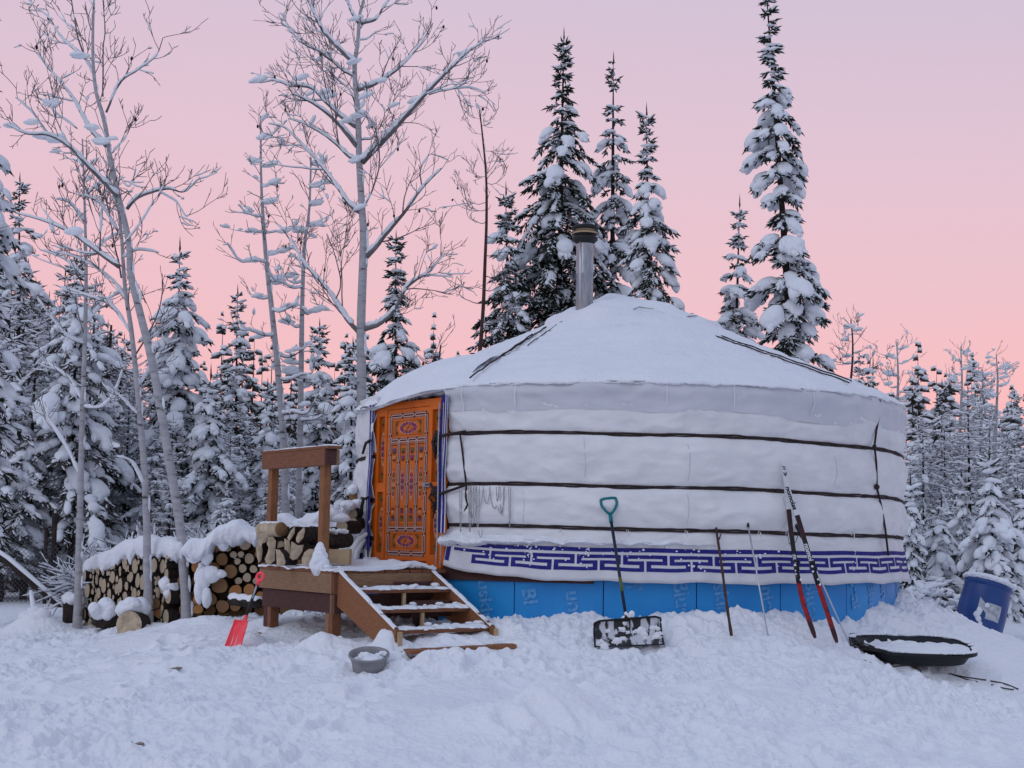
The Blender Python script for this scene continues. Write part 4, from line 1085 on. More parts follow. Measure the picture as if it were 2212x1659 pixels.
bl2 = blanket([(396, 1165), (415, 1163), (440, 1164), (452, 1152), (470, 1135), (487, 1131), (500, 1122), (515, 1122), (530, 1134), (552, 1146), (566, 1135), (580, 1118), (600, 1108), (618, 1108), (635, 1122), (650, 1118), (662, 1107), (680, 1108), (700, 1095), (715, 1090), (735, 1106), (752, 1100), (768, 1095)],
        [(396, 1195), (410, 1200), (425, 1208), (437, 1202), (450, 1190), (460, 1168), (475, 1178), (490, 1168), (510, 1172), (530, 1160), (552, 1172), (580, 1140), (620, 1140), (660, 1150), (700, 1140), (735, 1138), (750, 1145), (768, 1125)], lambda p: 16.45 + .2 * (p > 560), .55, 'snow_cover', '', 111)
tag(bl2, 'lumpy snow covering the woodpile of round logs beside the porch', 'snow', kind='thing')
def capblob(name, label, parts, cat='snow', parent=None):
    g = Geo()
    for (px, py, Y, rx, ry, rz) in parts: g.blob(PP(px, py, Y), (rx, ry, rz), sub=3, rough=.12)
    o = obj(name, g, 'snow', parent, origin=None if parent else PP(*parts[0][:3]))
    if not parent: tag(o, label, cat, kind='thing')
    return o
capblob('snow_lump', 'snow lump caught between the two pale trunks on the dark logs', [(360, 1262, 16.95, .10, .12, .10), (375, 1266, 16.95, .10, .12, .08), (365, 1280, 16.95, .07, .1, .09)])
capblob('snow_lump', 'snow patch plastered over the brown log ends left of the porch', [(437, 1250, 16.5, .10, .06, .16), (455, 1240, 16.5, .11, .06, .10), (430, 1275, 16.5, .06, .06, .17), (475, 1240, 16.5, .08, .05, .05), (446, 1290, 16.5, .06, .06, .12), (434, 1222, 16.5, .03, .05, .04)])
capblob('snow_lump', 'snow clinging over the orange log ends under the snow cover', [(417, 1203, 16.5, .09, .06, .08), (447, 1205, 16.5, .08, .06, .09), (482, 1178, 16.5, .06, .05, .07), (405, 1190, 16.5, .06, .05, .08)])
g_ = Geo(); a, b_ = PP(500, 1297, 16.1), PP(560, 1304, 15.6); g_.tube([a + (b_ - a) * t for t in np.linspace(0, 1, 8)], .055, 12); o = obj('log', g_, 'bark_dark', None, origin=a); tag(o, 'snow covered log lying in front of the round log stack', 'log')
g_ = Geo(); g_.tube([a + (b_ - a) * t + Z3 * .035 for t in np.linspace(0, 1, 12)], [.05 + .008 * math.sin(k * 1.7) for k in range(12)], 12); obj('snow', g_, 'snow', o)
# chopping blocks with caps of snow
def block(px, py, Y, r, h, lean, label, kind='cut_wood', cap=(1.15, .35), axis=None, capoff=(0, 0, 0)):
    c = PP(px, py, Y); t = thing('log_round', label, 'log', c)
    ax = unit([lean, 0, 1]) if axis is None else unit(axis); sd_ = unit(np.cross(ax, [0, 1, .01])); fr = np.cross(ax, sd_); rot = np.stack([sd_, fr, ax], 1)
    g = Geo(); g.lathe([(r * .98, -.02), (r * 1.02, 0.03), (r * .98, h * .5), (r, h - .01), (r * .97, h)], c, 20, rot=rot); obj('bark', g, 'bark_trunk', t)
    g = Geo(); g.lathe([(r * .97, h), (.001, h + .003)], c, 20, rot=rot); flat(obj('cut_end', g, kind, t))
    g = Geo(); top = c + ax * h if axis is None else c + Z3 * r * .7 + ax * h * .5
    for _ in range(9): g.blob(top + np.array([random.gauss(0, r * .35), random.gauss(0, r * .3), cap[1] * random.uniform(-.1, .3)]) + np.array(capoff), np.array([r * cap[0], r * cap[0], cap[1]]) * random.uniform(.5, .85), sub=3, rough=.16)
    obj('snow_cap', g, 'snow', t)
    return t
block(157, 1342, 19.0, .13, .27, -.05, 'brown log round with a snow cap left of the pale trunk', 'cut_brown', (1.1, .13))
block(226, 1352, 17.4, .17, .22, .35, 'tilted log round buried under the tallest snow dome before the woodpile', 'cut_brown', (.9, .17), capoff=(-.07, -.06, -.03))
block(297, 1349, 16.9, .165, .25, 0, 'log round lying with its tan face to the yard under a snow dome', 'cut_wood', (.95, .15), axis=(-.15, -1, .05), capoff=(0, .16, .05))
# buried shovel at the far left
t = thing('buried_shovel', 'snow plastered shovel handle standing in a snow heap at the far left', 'shovel', PP(75, 1345, 18.6))
g_ = Geo(); g_.tube([PP(75, 1345, 18.6), PP(68, 1300, 18.6), PP(64, 1268, 18.6)], .016, 6); obj('handle', g_, 'grey_board', t)
g_ = Geo(); g_.tube([PP(77, 1340, 18.55), PP(71, 1305, 18.55), PP(66, 1275, 18.55)], [.05, .035, .02], 10)
for (x, y, r) in ((62, 1332, .12), (90, 1330, .13), (76, 1322, .10), (75, 1340, .16)): g_.blob(PP(x, y, 18.55), (r, r, r * .75), sub=3, rough=.12)
obj('snow', g_, 'snow', t)

# firewood on the porch: split billets, each its own
def billet(name, pts_px, Y, depth, label, m_='cut_wood', tilt=0, sub=True):
    "outline of the visible split end, given real thickness along -N"
    P = np.array([PP(x, y, Y) for x, y in pts_px]); n = len(P); cc = P.mean(0)
    fwd = unit([ND[0] * .5, -1, 0]); g = Geo(); F = P + fwd * .0; B = P - fwd * depth; B = B - (B - B.mean(0)) * .06
    g.add(np.vstack([F, [cc + fwd * .012]]), [[(i + 1) % n, i, n] for i in range(n)], 1); g.add(np.vstack([F, B]), [[i, (i + 1) % n, (i + 1) % n + n, i + n] for i in range(n)], 0); g.add(B, [list(range(n))], 1)
    o = flat(obj(name, g, ['bark_trunk', m_], None, origin=cc)); tag(o, label, 'firewood'); return o
def w2(x, y): return (900 + x / 4.148) * .576, (1850 + y / 4.148) * .576
def B_(pts, Y, d, label, m_='cut_wood'): return billet('firewood', [w2(*p) for p in pts], Y, d, label, m_)
YF = 14.15
B_([(245, 830), (290, 800), (345, 790), (350, 900), (330, 1040), (290, 1090), (262, 980)], 14.5, .3, 'narrow split piece of firewood standing at the left end of the porch stack')
B_([(440, 690), (510, 670), (560, 740), (550, 860), (540, 960), (545, 1040), (470, 1110), (400, 1080), (385, 1020), (430, 920), (450, 820), (415, 780)], 14.38, .3, 'hourglass shaped split firewood second from the left on the porch')
B_([(555, 870), (620, 880), (680, 960), (710, 1070), (690, 1125), (575, 1135)], 14.1, .25, 'wedge shaped split firewood standing on the porch edge')
B_([(690, 700), (770, 740), (790, 850), (770, 1010), (730, 960), (690, 860)], 14.22, .3, 'left half of the split round leaning on the porch', 'cut_wood')
B_([(800, 745), (900, 810), (990, 800), (965, 910), (890, 1020), (820, 1040), (770, 1000), (790, 880)], 14.18, .3, 'broad wedge of split firewood in the middle of the porch stack')
B_([(735, 690), (790, 580), (855, 515), (850, 620), (800, 700), (765, 745)], 14.2, .22, 'left one of two pointed splinters on top of the charred log')
B_([(870, 700), (900, 620), (1000, 520), (1010, 590), (985, 690), (910, 775), (875, 750)], 14.15, .22, 'right one of two pointed splinters on top of the charred log')
B_([(965, 1100), (960, 1010), (1000, 920), (1070, 865), (1150, 870), (1150, 1130), (1050, 1120)], 13.95, .3, 'rounded pale log face beside the snow heap on the porch')
B_([(560, 760), (640, 740), (690, 760), (680, 830), (560, 860)], 14.42, .3, 'small split block tucked under snow in the porch stack')
# big log at top-left: lying cylinder with cut end
a, b_ = PP(*w2(345, 570), 14.62), PP(*w2(640, 560), 14.35)
g_ = Geo(); g_.tube([a + (b_ - a) * t for t in np.linspace(0, 1, 6)], [.082, .085, .083, .08, .078, .075], 18, caps=False)
V = np.array([b_, b_]); o = obj('firewood', g_, 'cut_wood', None, origin=a); tag(o, 'big debarked log lying on top at the left end of the porch stack', 'firewood')
g_ = Geo(); g_.tube([b_, b_ + unit(b_ - a) * .012], [.075, .07], 18); g_.tube([a, a - unit(b_ - a) * .012], [.082, .075], 18); obj('cut_end', g_, 'cut_brown', o)
g_ = Geo(); g_.tube([a + (b_ - a) * t + Z3 * .065 - N3 * 0 for t in np.linspace(.05, .95, 10)], [.05, .055, .05, .045, .05, .045, .04, .045, .04, .03], 10, squash=.45); obj('snow', g_, 'snow', o)
B_([(300, 620), (430, 600), (520, 650), (440, 710), (400, 760), (350, 780), (330, 840), (280, 800), (270, 720)], 14.45, .25, 'curved slab of wood hanging below the big porch log')
# charred log
a, b_ = PP(*w2(700, 680), 14.75), PP(*w2(1250, 690), 14.5)
g_ = Geo(); g_.tube([a + (b_ - a) * t + Z3 * .012 * math.sin(t * 9) for t in np.linspace(0, 1, 12)], [.118 + .012 * math.sin(k * 2.1) for k in range(12)], 18); o = obj('charred_log', g_, 'bark_dark', None, origin=a); tag(o, 'thick black charred log lying across the porch behind the splits', 'log')
g_ = Geo(); g_.tube([a + (b_ - a) * t + Z3 * (.11 + .01 * math.sin(t * 17)) for t in np.linspace(.05, 1, 20)], [.06 + .02 * math.sin(k * 1.9) for k in range(20)], 12, squash=.45); obj('snow', g_, 'snow', o)
a, b_ = PP(*w2(1330, 750), 14.55), PP(*w2(1680, 740), 14.9)
g_ = Geo(); g_.tube([a + (b_ - a) * t + Z3 * .012 * math.sin(t * 9) for t in np.linspace(0, 1, 10)], [.075 + .012 * math.sin(k * 2.1) for k in range(10)], 16); o = obj('charred_log', g_, 'bark_dark', None, origin=a); tag(o, 'shorter black log lying right of the porch post', 'log')
g_ = Geo()
for k in range(12): g_.blob(a + (b_ - a) * random.random() + np.array([0, -.06, .08 + random.random() * .05]), np.array([1, 1, .5]) * random.uniform(.02, .05), sub=2, rough=.3)
obj('snow', g_, 'snow', o)
# pale rounds behind, near the yurt, and a plywood offcut
def face_log(x, y, r, Y, kind, label, capk=1):
    px, py = w2(x, y); c = PP(px, py, Y); o = place_log(c, unit([-.3, -1, 0]), r, kind, label, None, 1.0, 'log_round'); 
    if 'group' in o: del o['group']
    return o
face_log(1590, 520, .072, 15.0, 'pale', 'pale cracked log end just right of the porch post')
face_log(1720, 330, .085, 15.6, 'pale', 'highest pale round of wood against the yurt wall under a snow cap')
face_log(1760, 40, .06, 16.2, 'brown', 'brown log end topmost of the stack beside the yurt wall')
face_log(1430, 610, .06, 15.0, 'brown', 'small reddish split log right of the porch post')
face_log(1745, 470, .07, 15.5, 'pale', 'pale log below the highest round against the yurt wall')
capblob('snow_lump', 'snow cap on the highest pale round beside the yurt wall', [(*w2(1690, 180), 15.55, .085, .14, .06), (*w2(1640, 250), 15.6, .05, .1, .07)])
capblob('snow_lump', 'snow cap on the topmost brown log end beside the yurt wall', [(*w2(1760, -60), 16.1, .06, .10, .055), (*w2(1740, -30), 16.1, .05, .1, .035)])
capblob('snow_lump', 'snow heap lying over the log ends right of the porch post', [(*w2(1450, 330), 15.1, .10, .12, .08), (*w2(1580, 390), 15.05, .10, .1, .05), (*w2(1400, 280), 15.2, .06, .1, .07)])
g_ = Geo(); P = [PP(*w2(x, y), 14.35) for x, y in ((1350, 875), (1700, 868), (1690, 1110), (1352, 1090))]; P2 = [p + np.array([0, .25, 0]) for p in P]
g_.add(P + P2, [[3, 2, 1, 0], [0, 1, 5, 4], [1, 2, 6, 5], [3, 0, 4, 7], [2, 3, 7, 6]]); o = flat(obj('wooden_crate', g_, 'ply', None, origin=P[0])); tag(o, 'plain plywood box standing on the porch between post and yurt', 'box')

# ------------------------------------------------------------------ tools and small things
def smooth_path(pts, n=8):
    P = np.array(pts, float); out = []
    Q = np.vstack([2 * P[0] - P[1], P, 2 * P[-1] - P[-2]])
    for i in range(1, len(Q) - 2):
        for t in np.linspace(0, 1, n, endpoint=False):
            p0, p1, p2, p3 = Q[i - 1], Q[i], Q[i + 1], Q[i + 2]
            out.append(.5 * (2 * p1 + (p2 - p0) * t + (2 * p0 - 5 * p1 + 4 * p2 - p3) * t * t + (3 * p1 - p0 - 3 * p2 + p3) * t ** 3))
    out.append(P[-1]); return np.array(out)
# black snow pusher with teal D handle
t = thing('snow_shovel', 'wide black snow pusher with a teal grip leaning against the yurt', 'shovel', PP(1360, 1398, 13.2))
pt_, pb_ = PP(1319, 1118, 13.72), PP(1352, 1330, 13.28)
g_ = Geo(); g_.tube([pt_, pb_], .0155, 10); obj('shaft', g_, 'navy_pole', t)
g_ = Geo(); m1 = pt_ + (pb_ - pt_) * .62; m2 = pt_ + (pb_ - pt_) * .76; g_.tube([m1, m2], .0162, 10); obj('label_sleeve', g_, 'p_green', t)
g_ = Geo(); top = PP(1314, 1078, 13.76); ax = unit(top - pb_); sd_ = unit(np.cross(ax, [0, 1, 0]))
hw = .075
g_.tube([top - sd_ * hw + ax * .0, top - sd_ * hw * .5 + ax * .008, top + sd_ * hw * .5 + ax * .008, top + sd_ * hw], .014, 10)
for s in (-1, 1): g_.tube(smooth_path([top + sd_ * hw * s, top + sd_ * hw * s - ax * .06, top + sd_ * hw * s * .55 - ax * .125, pt_ + ax * .03], 5), .0135, 8)
g_.tube([pt_ + ax * .05, pt_ - ax * .05], [.017, .021], 10); obj('handle', g_, 'teal', t)
g_ = Geo(); rows = []
tl, tr_, bl_, br_ = PP(1284, 1342, 13.25), PP(1427, 1331, 13.25), PP(1286, 1397, 13.0), PP(1434, 1392, 13.0)
for i in np.linspace(0, 1, 25):
    a = tl + (tr_ - tl) * i; b_ = bl_ + (br_ - bl_) * i; e = .02 * (1 - min(1, min(i, 1 - i) * 14)); row = []
    for k in np.linspace(0, 1, 10): row.append(a + (b_ - a) * k + np.array([0, .09 * math.sin(k * math.pi) * 1 + .006 * math.cos(i * 40), -e * (1 - k)]))
    rows.append(row)
V = np.array(rows); g_.grid(V, flip=True); g_.grid(V + np.array([0, .012, 0]))
g_.tube(V[:, 0], .011, 6, 1); g_.tube(V[0], .010, 6, 1); g_.tube(V[-1], .010, 6, 1); g_.tube(V[:, -1], .007, 6, 1)
g_.tube([pb_ + np.array([0, 0, .03]), pb_ - ax * .06], [.022, .035], 8, 1)
obj('blade', g_, ['frosted_black', 'black_plastic'], t)
g_ = Geo()
for k in range(9): g_.blob(pb_ + np.array([random.gauss(0, .03), -.02, -.03 + random.gauss(0, .02)]), np.array([1, .7, 1]) * random.uniform(.015, .035), sub=2, rough=.3)
for k in range(16): i, j = random.randint(1, 23), random.randint(4, 9); g_.blob(V[i, j] - np.array([0, .01, 0]), np.array([1.2, .25, 1]) * random.uniform(.015, .04), sub=2, rough=.4)
obj('snow', g_, 'snow', t)
# neon red scoop shovel
t = thing('snow_shovel', 'neon red plastic snow scoop with black shaft leaning on the porch corner', 'shovel', PP(510, 1398, 13.6))
a, b_ = PP(556, 1262, 13.9), PP(530, 1336, 13.72)
g_ = Geo(); g_.tube([a, b_], .015, 10); obj('shaft', g_, 'black_metal', t)
g_ = Geo(); g_.tube([a + (b_ - a) * .05 - np.array([0, .012, 0]), a + (b_ - a) * .42 - np.array([0, .012, 0])], .009, 8); obj('decal', g_, 'paper', t)
g_ = Geo(); hc = PP(562, 1246, 13.9); ax = unit(a - b_); sd_ = unit(np.cross(ax, [0, 1, 0]) + np.array([0, .5, 0]))
ringp = [hc + sd_ * .040 * math.cos(q) + ax * .042 * math.sin(q) for q in np.linspace(0, 2 * math.pi, 20)]
g_.tube(ringp, .0165, 8); g_.tube([hc - ax * .04, a - ax * .01], [.02, .017], 8); obj('handle', g_, 'neon_red', t)
g_ = Geo(); rows = []
c0, c1, c2, c3 = PP(509, 1339, 13.75), PP(537, 1342, 13.65), PP(488, 1394, 13.55), PP(521, 1399, 13.5)
for i in np.linspace(0, 1, 21):
    row = []
    for k in np.linspace(0, 1, 14):
        p = c0 * (1 - i) * (1 - k) + c1 * i * (1 - k) + c2 * (1 - i) * k + c3 * i * k
        rib = .007 * abs(math.sin(i * math.pi * 3)) * (k > .12); e = .035 * (abs(2 * i - 1) ** 4) + .03 * math.exp(-(k / .08) ** 2)
        row.append(p + np.array([0, -e + rib - .01 * math.sin(k * 3.1), 0]))
    rows.append(row)
V = np.array(rows); g_.grid(V, flip=True); g_.grid(V + np.array([0, .008, 0])); g_.tube(V[:, 0], .008, 6); g_.tube(V[0], .006, 6); g_.tube(V[-1], .006, 6); g_.tube(V[:, -1], .006, 6)
g_.tube([b_ + ax * .03, b_ - ax * .06], [.02, .026], 8)
obj('scoop', g_, 'neon_red', t)
g_ = Geo()
for q in (.33, .55): g_.tube([V[int(q * 20), int(k)] - np.array([0, .004, 0]) for k in range(7, 14)], [.001, .0015, .002, .003, .003, .003, .002], 6)
obj('snow', g_, 'snow', t)
# walking stick, ski poles
g_ = Geo(); P = smooth_path([PP(1540, 1103, 13.85), PP(1548, 1150, 13.8), PP(1560, 1230, 13.6), PP(1569, 1300, 13.4), PP(1580, 1372, 13.15)], 6); g_.tube(P, np.linspace(.011, .015, len(P)) * (1 + .12 * np.sin(np.arange(len(P)) * 1.7)), 8)
g_.tube([PP(1553, 1166, 13.78), PP(1558, 1152, 13.76)], [.008, .005], 6); g_.tube([PP(1564, 1212, 13.66), PP(1567, 1205, 13.64)], [.006, .003], 5)
o = obj('walking_stick', g_, 'stick', None, origin=PP(1580, 1372, 13.15)); tag(o, 'thin dark wooden stick leaning against the yurt wall', 'stick')
def pole(tx, ty, bx, by, Y0, Y1, label):
    t = thing('ski_pole', label, 'ski pole', PP(bx, by, Y1), 'ski poles leaning on the yurt'); a, b_ = PP(tx, ty, Y0), PP(bx, by, Y1)
    g_ = Geo(); g_.tube([a + (b_ - a) * .14, b_], [.0085, .0075], 8); obj('shaft', g_, 'alu', t)
    g_ = Geo(); g_.tube([a, a + (b_ - a) * .02, a + (b_ - a) * .12, a + (b_ - a) * .16], [.012, .017, .014, .012], 8); obj('grip', g_, 'black_plastic', t)
    L = smooth_path([a + np.array([-.005, -.01, 0]), a + np.array([-.045, -.03, -.12]), a + np.array([-.05, -.03, -.24]), a + np.array([0.005, -.03, -.25]), a + (b_ - a) * .12], 5)
    g_ = Geo(); g_.tube(L, .007, 6, squash=.4); obj('strap', g_, 'black_plastic', t); return t
pole(1609, 1096, 1660, 1378, 13.95, 13.35, 'silver ski pole with black grip standing between the stick and the skis')
pole(1713, 1120, 1832, 1385, 14.1, 13.75, 'silver ski pole crossing behind the pair of skis')
# skis
def ski(pts, label, grp, flip=False, textpos=()):
    P = smooth_path([PP(*p) for p in pts], 10); n = len(P); t = thing('ski', label, 'ski', P[-1], grp)
    L = np.concatenate([[0], np.cumsum(np.linalg.norm(np.diff(P, axis=0), axis=1))]); s = L / L[-1]
    T = np.gradient(P, axis=0); T /= np.linalg.norm(T, axis=1)[:, None]; nrm = np.cross(T, [0, -1.0, 0]); nrm /= np.linalg.norm(nrm, axis=1)[:, None]
    side = nrm; fr = np.cross(side, T)
    if fr[n // 2][1] > 0: fr = -fr
    w = np.interp(s, [0, .02, .06, .3, .55, .8, .97, 1], [.006, .016, .024, .023, .021, .023, .022, .012])
    def seg(s0, s1, m_, name='ski_body'):
        idx = [i for i in range(n) if s0 <= s[i] <= s1]; idx = ([idx[0] - 1] if idx[0] > 0 else []) + idx; g = Geo()
        V = np.array([[P[i] + side[i] * w[i] * a + fr[i] * .010 * b_ for a, b_ in ((-1, -1), (-1, 1), (1, 1), (1, -1), (-1, -1))] for i in idx])
        g.grid(V); g.add(V[0][:4], [[0, 1, 2, 3]]); g.add(V[-1][:4], [[3, 2, 1, 0]]); return flat(obj(name, g, m_, t))
    seg(0, .30, 'ski_white', 'ski_tip'); seg(.30, .335, 'ski_maroon', 'front_section'); seg(.335, .44, 'ski_red' if False else 'ski_maroon', 'front_section'); mid = seg(.44, .70, 'ski_black', 'middle_section'); seg(.70, .93, 'ski_red', 'tail'); seg(.93, 1, 'ski_maroon', 'tail')
    ib = int(np.argmin(abs(s - .585))); g = Geo(); R3 = np.stack([side[ib], fr[ib], T[ib]], 1)
    g.box(P[ib] + fr[ib] * .022, (.045, .03, .10), rot=R3); g.box(P[ib] + fr[ib] * .022 + T[ib] * .10, (.034, .02, .14), rot=R3); g.box(P[ib] + fr[ib] * .035 - T[ib] * .04, (.05, .04, .03), rot=R3); obj('binding', g, 'black_plastic', t)
    g = Geo()
    for k in range(7): g.blob(P[ib] + fr[ib] * .04 + T[ib] * random.uniform(-.08, .2) + side[ib] * random.uniform(-.02, .02), np.array([1, .5, 1]) * random.uniform(.006, .013), sub=1)
    obj('snow', g, 'snow', t)
    for s0, size, col, par in textpos:
        V, F = text_mesh('salomon', size, 0, .0022); V[:, 0] -= V[:, 0].max() / 2; V[:, 1] -= size * .3
        V[:, 0] *= 1.15
        g = Geo(); i0 = np.argmin(abs(s - s0)); out = []
        for x, y, _ in V:
            ss = L[i0] - x * 1.0; i = int(np.clip(np.searchsorted(L, ss), 1, n - 1)); f = (ss - L[i - 1]) / (L[i] - L[i - 1]); c = P[i - 1] * (1 - f) + P[i] * f
            out.append(c - side[i] * y * (1 if side[i][0] > 0 else -1) * -1 + fr[i] * .0125)
        g.add(np.array(out), F); obj('lettering', g, col, mid)
    return t, P, side, fr, T, s
sk1 = ski([(1678, 997, 14.05), (1690, 1008, 14.0), (1697, 1040, 14.0), (1702, 1085, 13.98), (1713, 1180, 13.85), (1732, 1290, 13.65), (1761, 1378, 13.45)], 'narrower left one of two crossed black and red cross country skis', 'pair of cross country skis leaning on the yurt', textpos=((.60, .062, 'ski_white', 0),))
sk2 = ski([(1690, 996, 13.95), (1693, 1010, 13.93), (1703, 1060, 13.92), (1724, 1120, 13.88), (1748, 1200, 13.75), (1776, 1290, 13.6), (1808, 1388, 13.4)], 'front right one of two crossed black and red cross country skis', 'pair of cross country skis leaning on the yurt', textpos=((.20, .062, 'ski_black', 0), (.52, .062, 'ski_white', 0)))
t, P, side, fr, T, s = sk2
g_ = Geo(); i = 10
for (x0, z0, x1, z1) in ((-.014, .0, .014, .012), (-.014, -.02, .012, -.012), (-.014, -.05, 0, -.085), (0, -.085, .014, -.05)):
    a = P[i] + side[i] * x0 + T[i] * -z0 + fr[i] * .0125; b_ = P[i] + side[i] * x1 + T[i] * -z1 + fr[i] * .0125; g_.tube([a, b_], .005, 5)
obj('emblem', g_, 'ski_black', t)
# grey feed pan with snow
pc = PP(797, 1452, 12.45); t = thing('feed_pan', 'round grey rubber pan filled with snow in the yard', 'pan', pc)
R1, R0 = pxs(44, 12.45), pxs(34, 12.45); H = .165; lean = R_(-16)
rot = np.array([[1, 0, 0], [0, math.cos(lean), math.sin(lean)], [0, -math.sin(lean), math.cos(lean)]])
g_ = Geo(); g_.lathe([(.001, 0.0), (R0 * .93, 0.0), (R0, .01), (R0 * 1.06, H * .5), (R1 * .93, H - .012), (R1 * .995, H - .010), (R1, H), (R1 * .99, H + .008), (R1 * .92, H + .006), (R1 * .88, H - .02), (R0 * .98, .03)], pc, 40, rot=rot)
obj('pan_body', g_, 'rubber_grey', t)
g_ = Geo(); V, F = ico(3); g_.add(V * np.array([R0 * 1.0, R0 * 1.0, .055]) * (1 + .25 * blobnoise(V, 3))[:, None] + pc + np.array([0, .01, H * .62]), F)
g_.blob(pc + np.array([-.03, -.02, H * .82]), (.07, .06, .045), sub=3, rough=.3); g_.blob(pc + np.array([.125, .03, H + .0]), (.035, .03, .025), sub=2, rough=.3); g_.blob(pc + np.array([.07, .05, H * .8]), (.05, .05, .03), sub=2, rough=.3)
obj('snow', g_, 'snow', t)
# sled
sc_ = PP(1972, 1432, 14.25); t = thing('sled', 'black plastic utility sled filled with snow at the right', 'sled', sc_)
def sled_uv(u, v, w):  # u along (-1 left nose .. 1), v across (-1 near .. 1 far)
    return None
gx = unit([1, .10, -.02]); gy = unit([-.10, 1, .24]); SL = .62; SW = .31
base_c = PP(1972, 1434, 14.2)
def soutline(k, n):
    a = 2 * math.pi * k / n; c, s = math.cos(a), math.sin(a)
    x = np.sign(c) * abs(c) ** .62; y = np.sign(s) * abs(s) ** .55
    nose = .42 * max(0, -x) ** 2.2; y *= (1 - nose)
    return x, y
g_ = Geo(); n = 72; V = []
for k in range(n):
    x, y = soutline(k, n); row = []
    rise = .09 * max(0, -x - .35) ** 1.6
    for (sx_, sy_, z) in ((.55, .5, -.005), (.74, .66, 0), (.80, .74, .02), (.86, .82, .085), (.93, .90, .15), (.945, .92, .165), (1.0, 1.0, .17), (1.012, 1.02, .162), (1.012, 1.02, .125), (1.0, 1.0, .120), (.95, .92, .13), (.88, .84, .07), (.82, .76, .0), (.74, .66, -.02), (.5, .5, -.02)):
        notch = .012 * (math.sin(k * 2 * math.pi / n * 9) > .2) * (z > .155)
        row.append(base_c + gx * x * sx_ * SL + gy * y * sy_ * SW + Z3 * ((z + rise - notch) * .8 + .06))
    V.append(row)
g_.grid(np.array(V), closed_u=True); g_.add(np.array([r[0] for r in V] ), [list(range(n))])
obj('sled_shell', g_, 'black_plastic', t)
g_ = Geo(); V = []
for k in range(n):
    x, y = soutline(k, n); row = []
    for j, q in enumerate(np.linspace(0, .93, 14)):
        z = .178 + .012 * x * q + .035 * (1 - q * q) * (x > -.9) - .075 * max(0, y) * q + .022 * float(fbm(np.array([x * q * 5]), np.array([y * q * 5]), 3, 121)[0]) * (1 - .6 * q)
        row.append(base_c + gx * x * q * SL * .97 + gy * y * q * SW * .95 + Z3 * z)
    V.append(row)
g_.grid(np.array(V), closed_u=True)
for k in range(n):
    x, y = soutline(k, n)
    nz_ = float(fbm(np.array([k * .35]), np.array([.4]), 3, 125)[0])
    if y > .1 or x > .5 or nz_ > .12:
        rise = .09 * max(0, -x - .35) ** 1.6
        g_.blob(base_c + gx * x * SL * .985 + gy * y * SW * .97 + Z3 * (.80 * (.172 + rise) + .066), (.036, .026, .012), sub=1)
obj('snow', g_, 'snow', t)
g_ = Geo()
nose = base_c - gx * SL * 1.0 + Z3 * .17; tipx = PP(1838, 1396, 14.1)
for pts in ([base_c - gx * .40 - gy * .24 + Z3 * .20, base_c - gx * .58 - gy * .12 + Z3 * .23, tipx], [base_c - gx * .5 + gy * .22 + Z3 * .22, base_c - gx * .62 + gy * .1 + Z3 * .24, tipx], [tipx, PP(1842, 1412, 13.95), PP(1870, 1428, 13.8), PP(1905, 1437, 13.8)], [tipx, PP(1850, 1400, 13.95), PP(1880, 1403, 14.0)], [base_c - gx * .40 - gy * .26 + Z3 * .19, PP(1862, 1402, 13.95), tipx],
            [PP(1925, 1441, 13.72), PP(1965, 1438, 13.72), PP(1990, 1450, 13.7), PP(1975, 1458, 13.7)]):
    g_.tube(smooth_path(pts, 6), .0065, 6)
obj('tow_rope', g_, 'rope', t)
# rope trailing over the snow
g_ = Geo()
def onground(px, py):
    lo, hi = 8.0, 26.0
    for _ in range(30):
        m_ = (lo + hi) / 2; p = PP(px, py, m_)
        if p[2] > float(G(np.array([p[0]]), np.array([p[1]]), True)[0]): lo = m_
        else: hi = m_
    return PP(px, py, lo)
for pts in ([(2050, 1456), (2075, 1462), (2100, 1466), (2130, 1470)], [(2060, 1459), (2085, 1468), (2112, 1474)], [(2140, 1472), (2170, 1478), (2200, 1490)], [(2142, 1480), (2165, 1487), (2190, 1491)]):
    g_.tube(smooth_path([onground(*p) + Z3 * .006 for p in pts], 6), .0065, 6)
o = obj('rope', g_, 'rope', None, origin=onground(2100, 1466)); tag(o, 'thin dark rope trailing over the snow behind the sled', 'rope')
# blue barrel
bc = PP(2109, 1372, 20.2); t = thing('barrel', 'tilted blue plastic barrel with a torn label and a rim of snow', 'barrel', bc)
BR = pxs(49, 20.2); BH = .86; an = R_(17); axb = unit([math.sin(an), .12, math.cos(an)]); sb = unit(np.cross([0, 1, 0], axb)); fb = np.cross(axb, sb); rotb = np.stack([sb, fb, axb], 1)
b0 = bc - axb * .12
prof = [(.001, 0), (BR * .93, 0), (BR * .97, .015), (BR, .10), (BR * 1.035, .30), (BR * 1.045, .45), (BR * 1.035, .6), (BR * 1.0, .80), (BR * .985, .82), (BR * 1.03, .83), (BR * 1.03, .885), (BR * .97, .89), (BR * .95, .87), (.001, .87)]
g_ = Geo(); g_.lathe(prof, b0, 48, rot=rotb); obj('barrel_body', g_, 'barrel_blue', t)
g_ = Geo(); g_.lathe([(BR * 1.0, .885), (BR * 1.07, .90), (BR * 1.06, .945), (BR * .9, .975), (BR * .5, .98), (.001, .985)], b0, 40, rot=rotb)
for k in range(26): q = k / 26 * 6.283; g_.blob(b0 + rotb @ np.array([BR * 1.0 * math.cos(q), BR * 1.0 * math.sin(q), .925]), np.array([.05, .05, .035]) * random.uniform(.8, 1.25), sub=2)
obj('snow_cap', g_, 'snow', t)
def on_barrel(a, z, off=.004):
    r = np.interp(z, [p[1] for p in prof[1:8]], [p[0] for p in prof[1:8]]) + off; return b0 + rotb @ np.array([r * math.cos(a), r * math.sin(a), z])
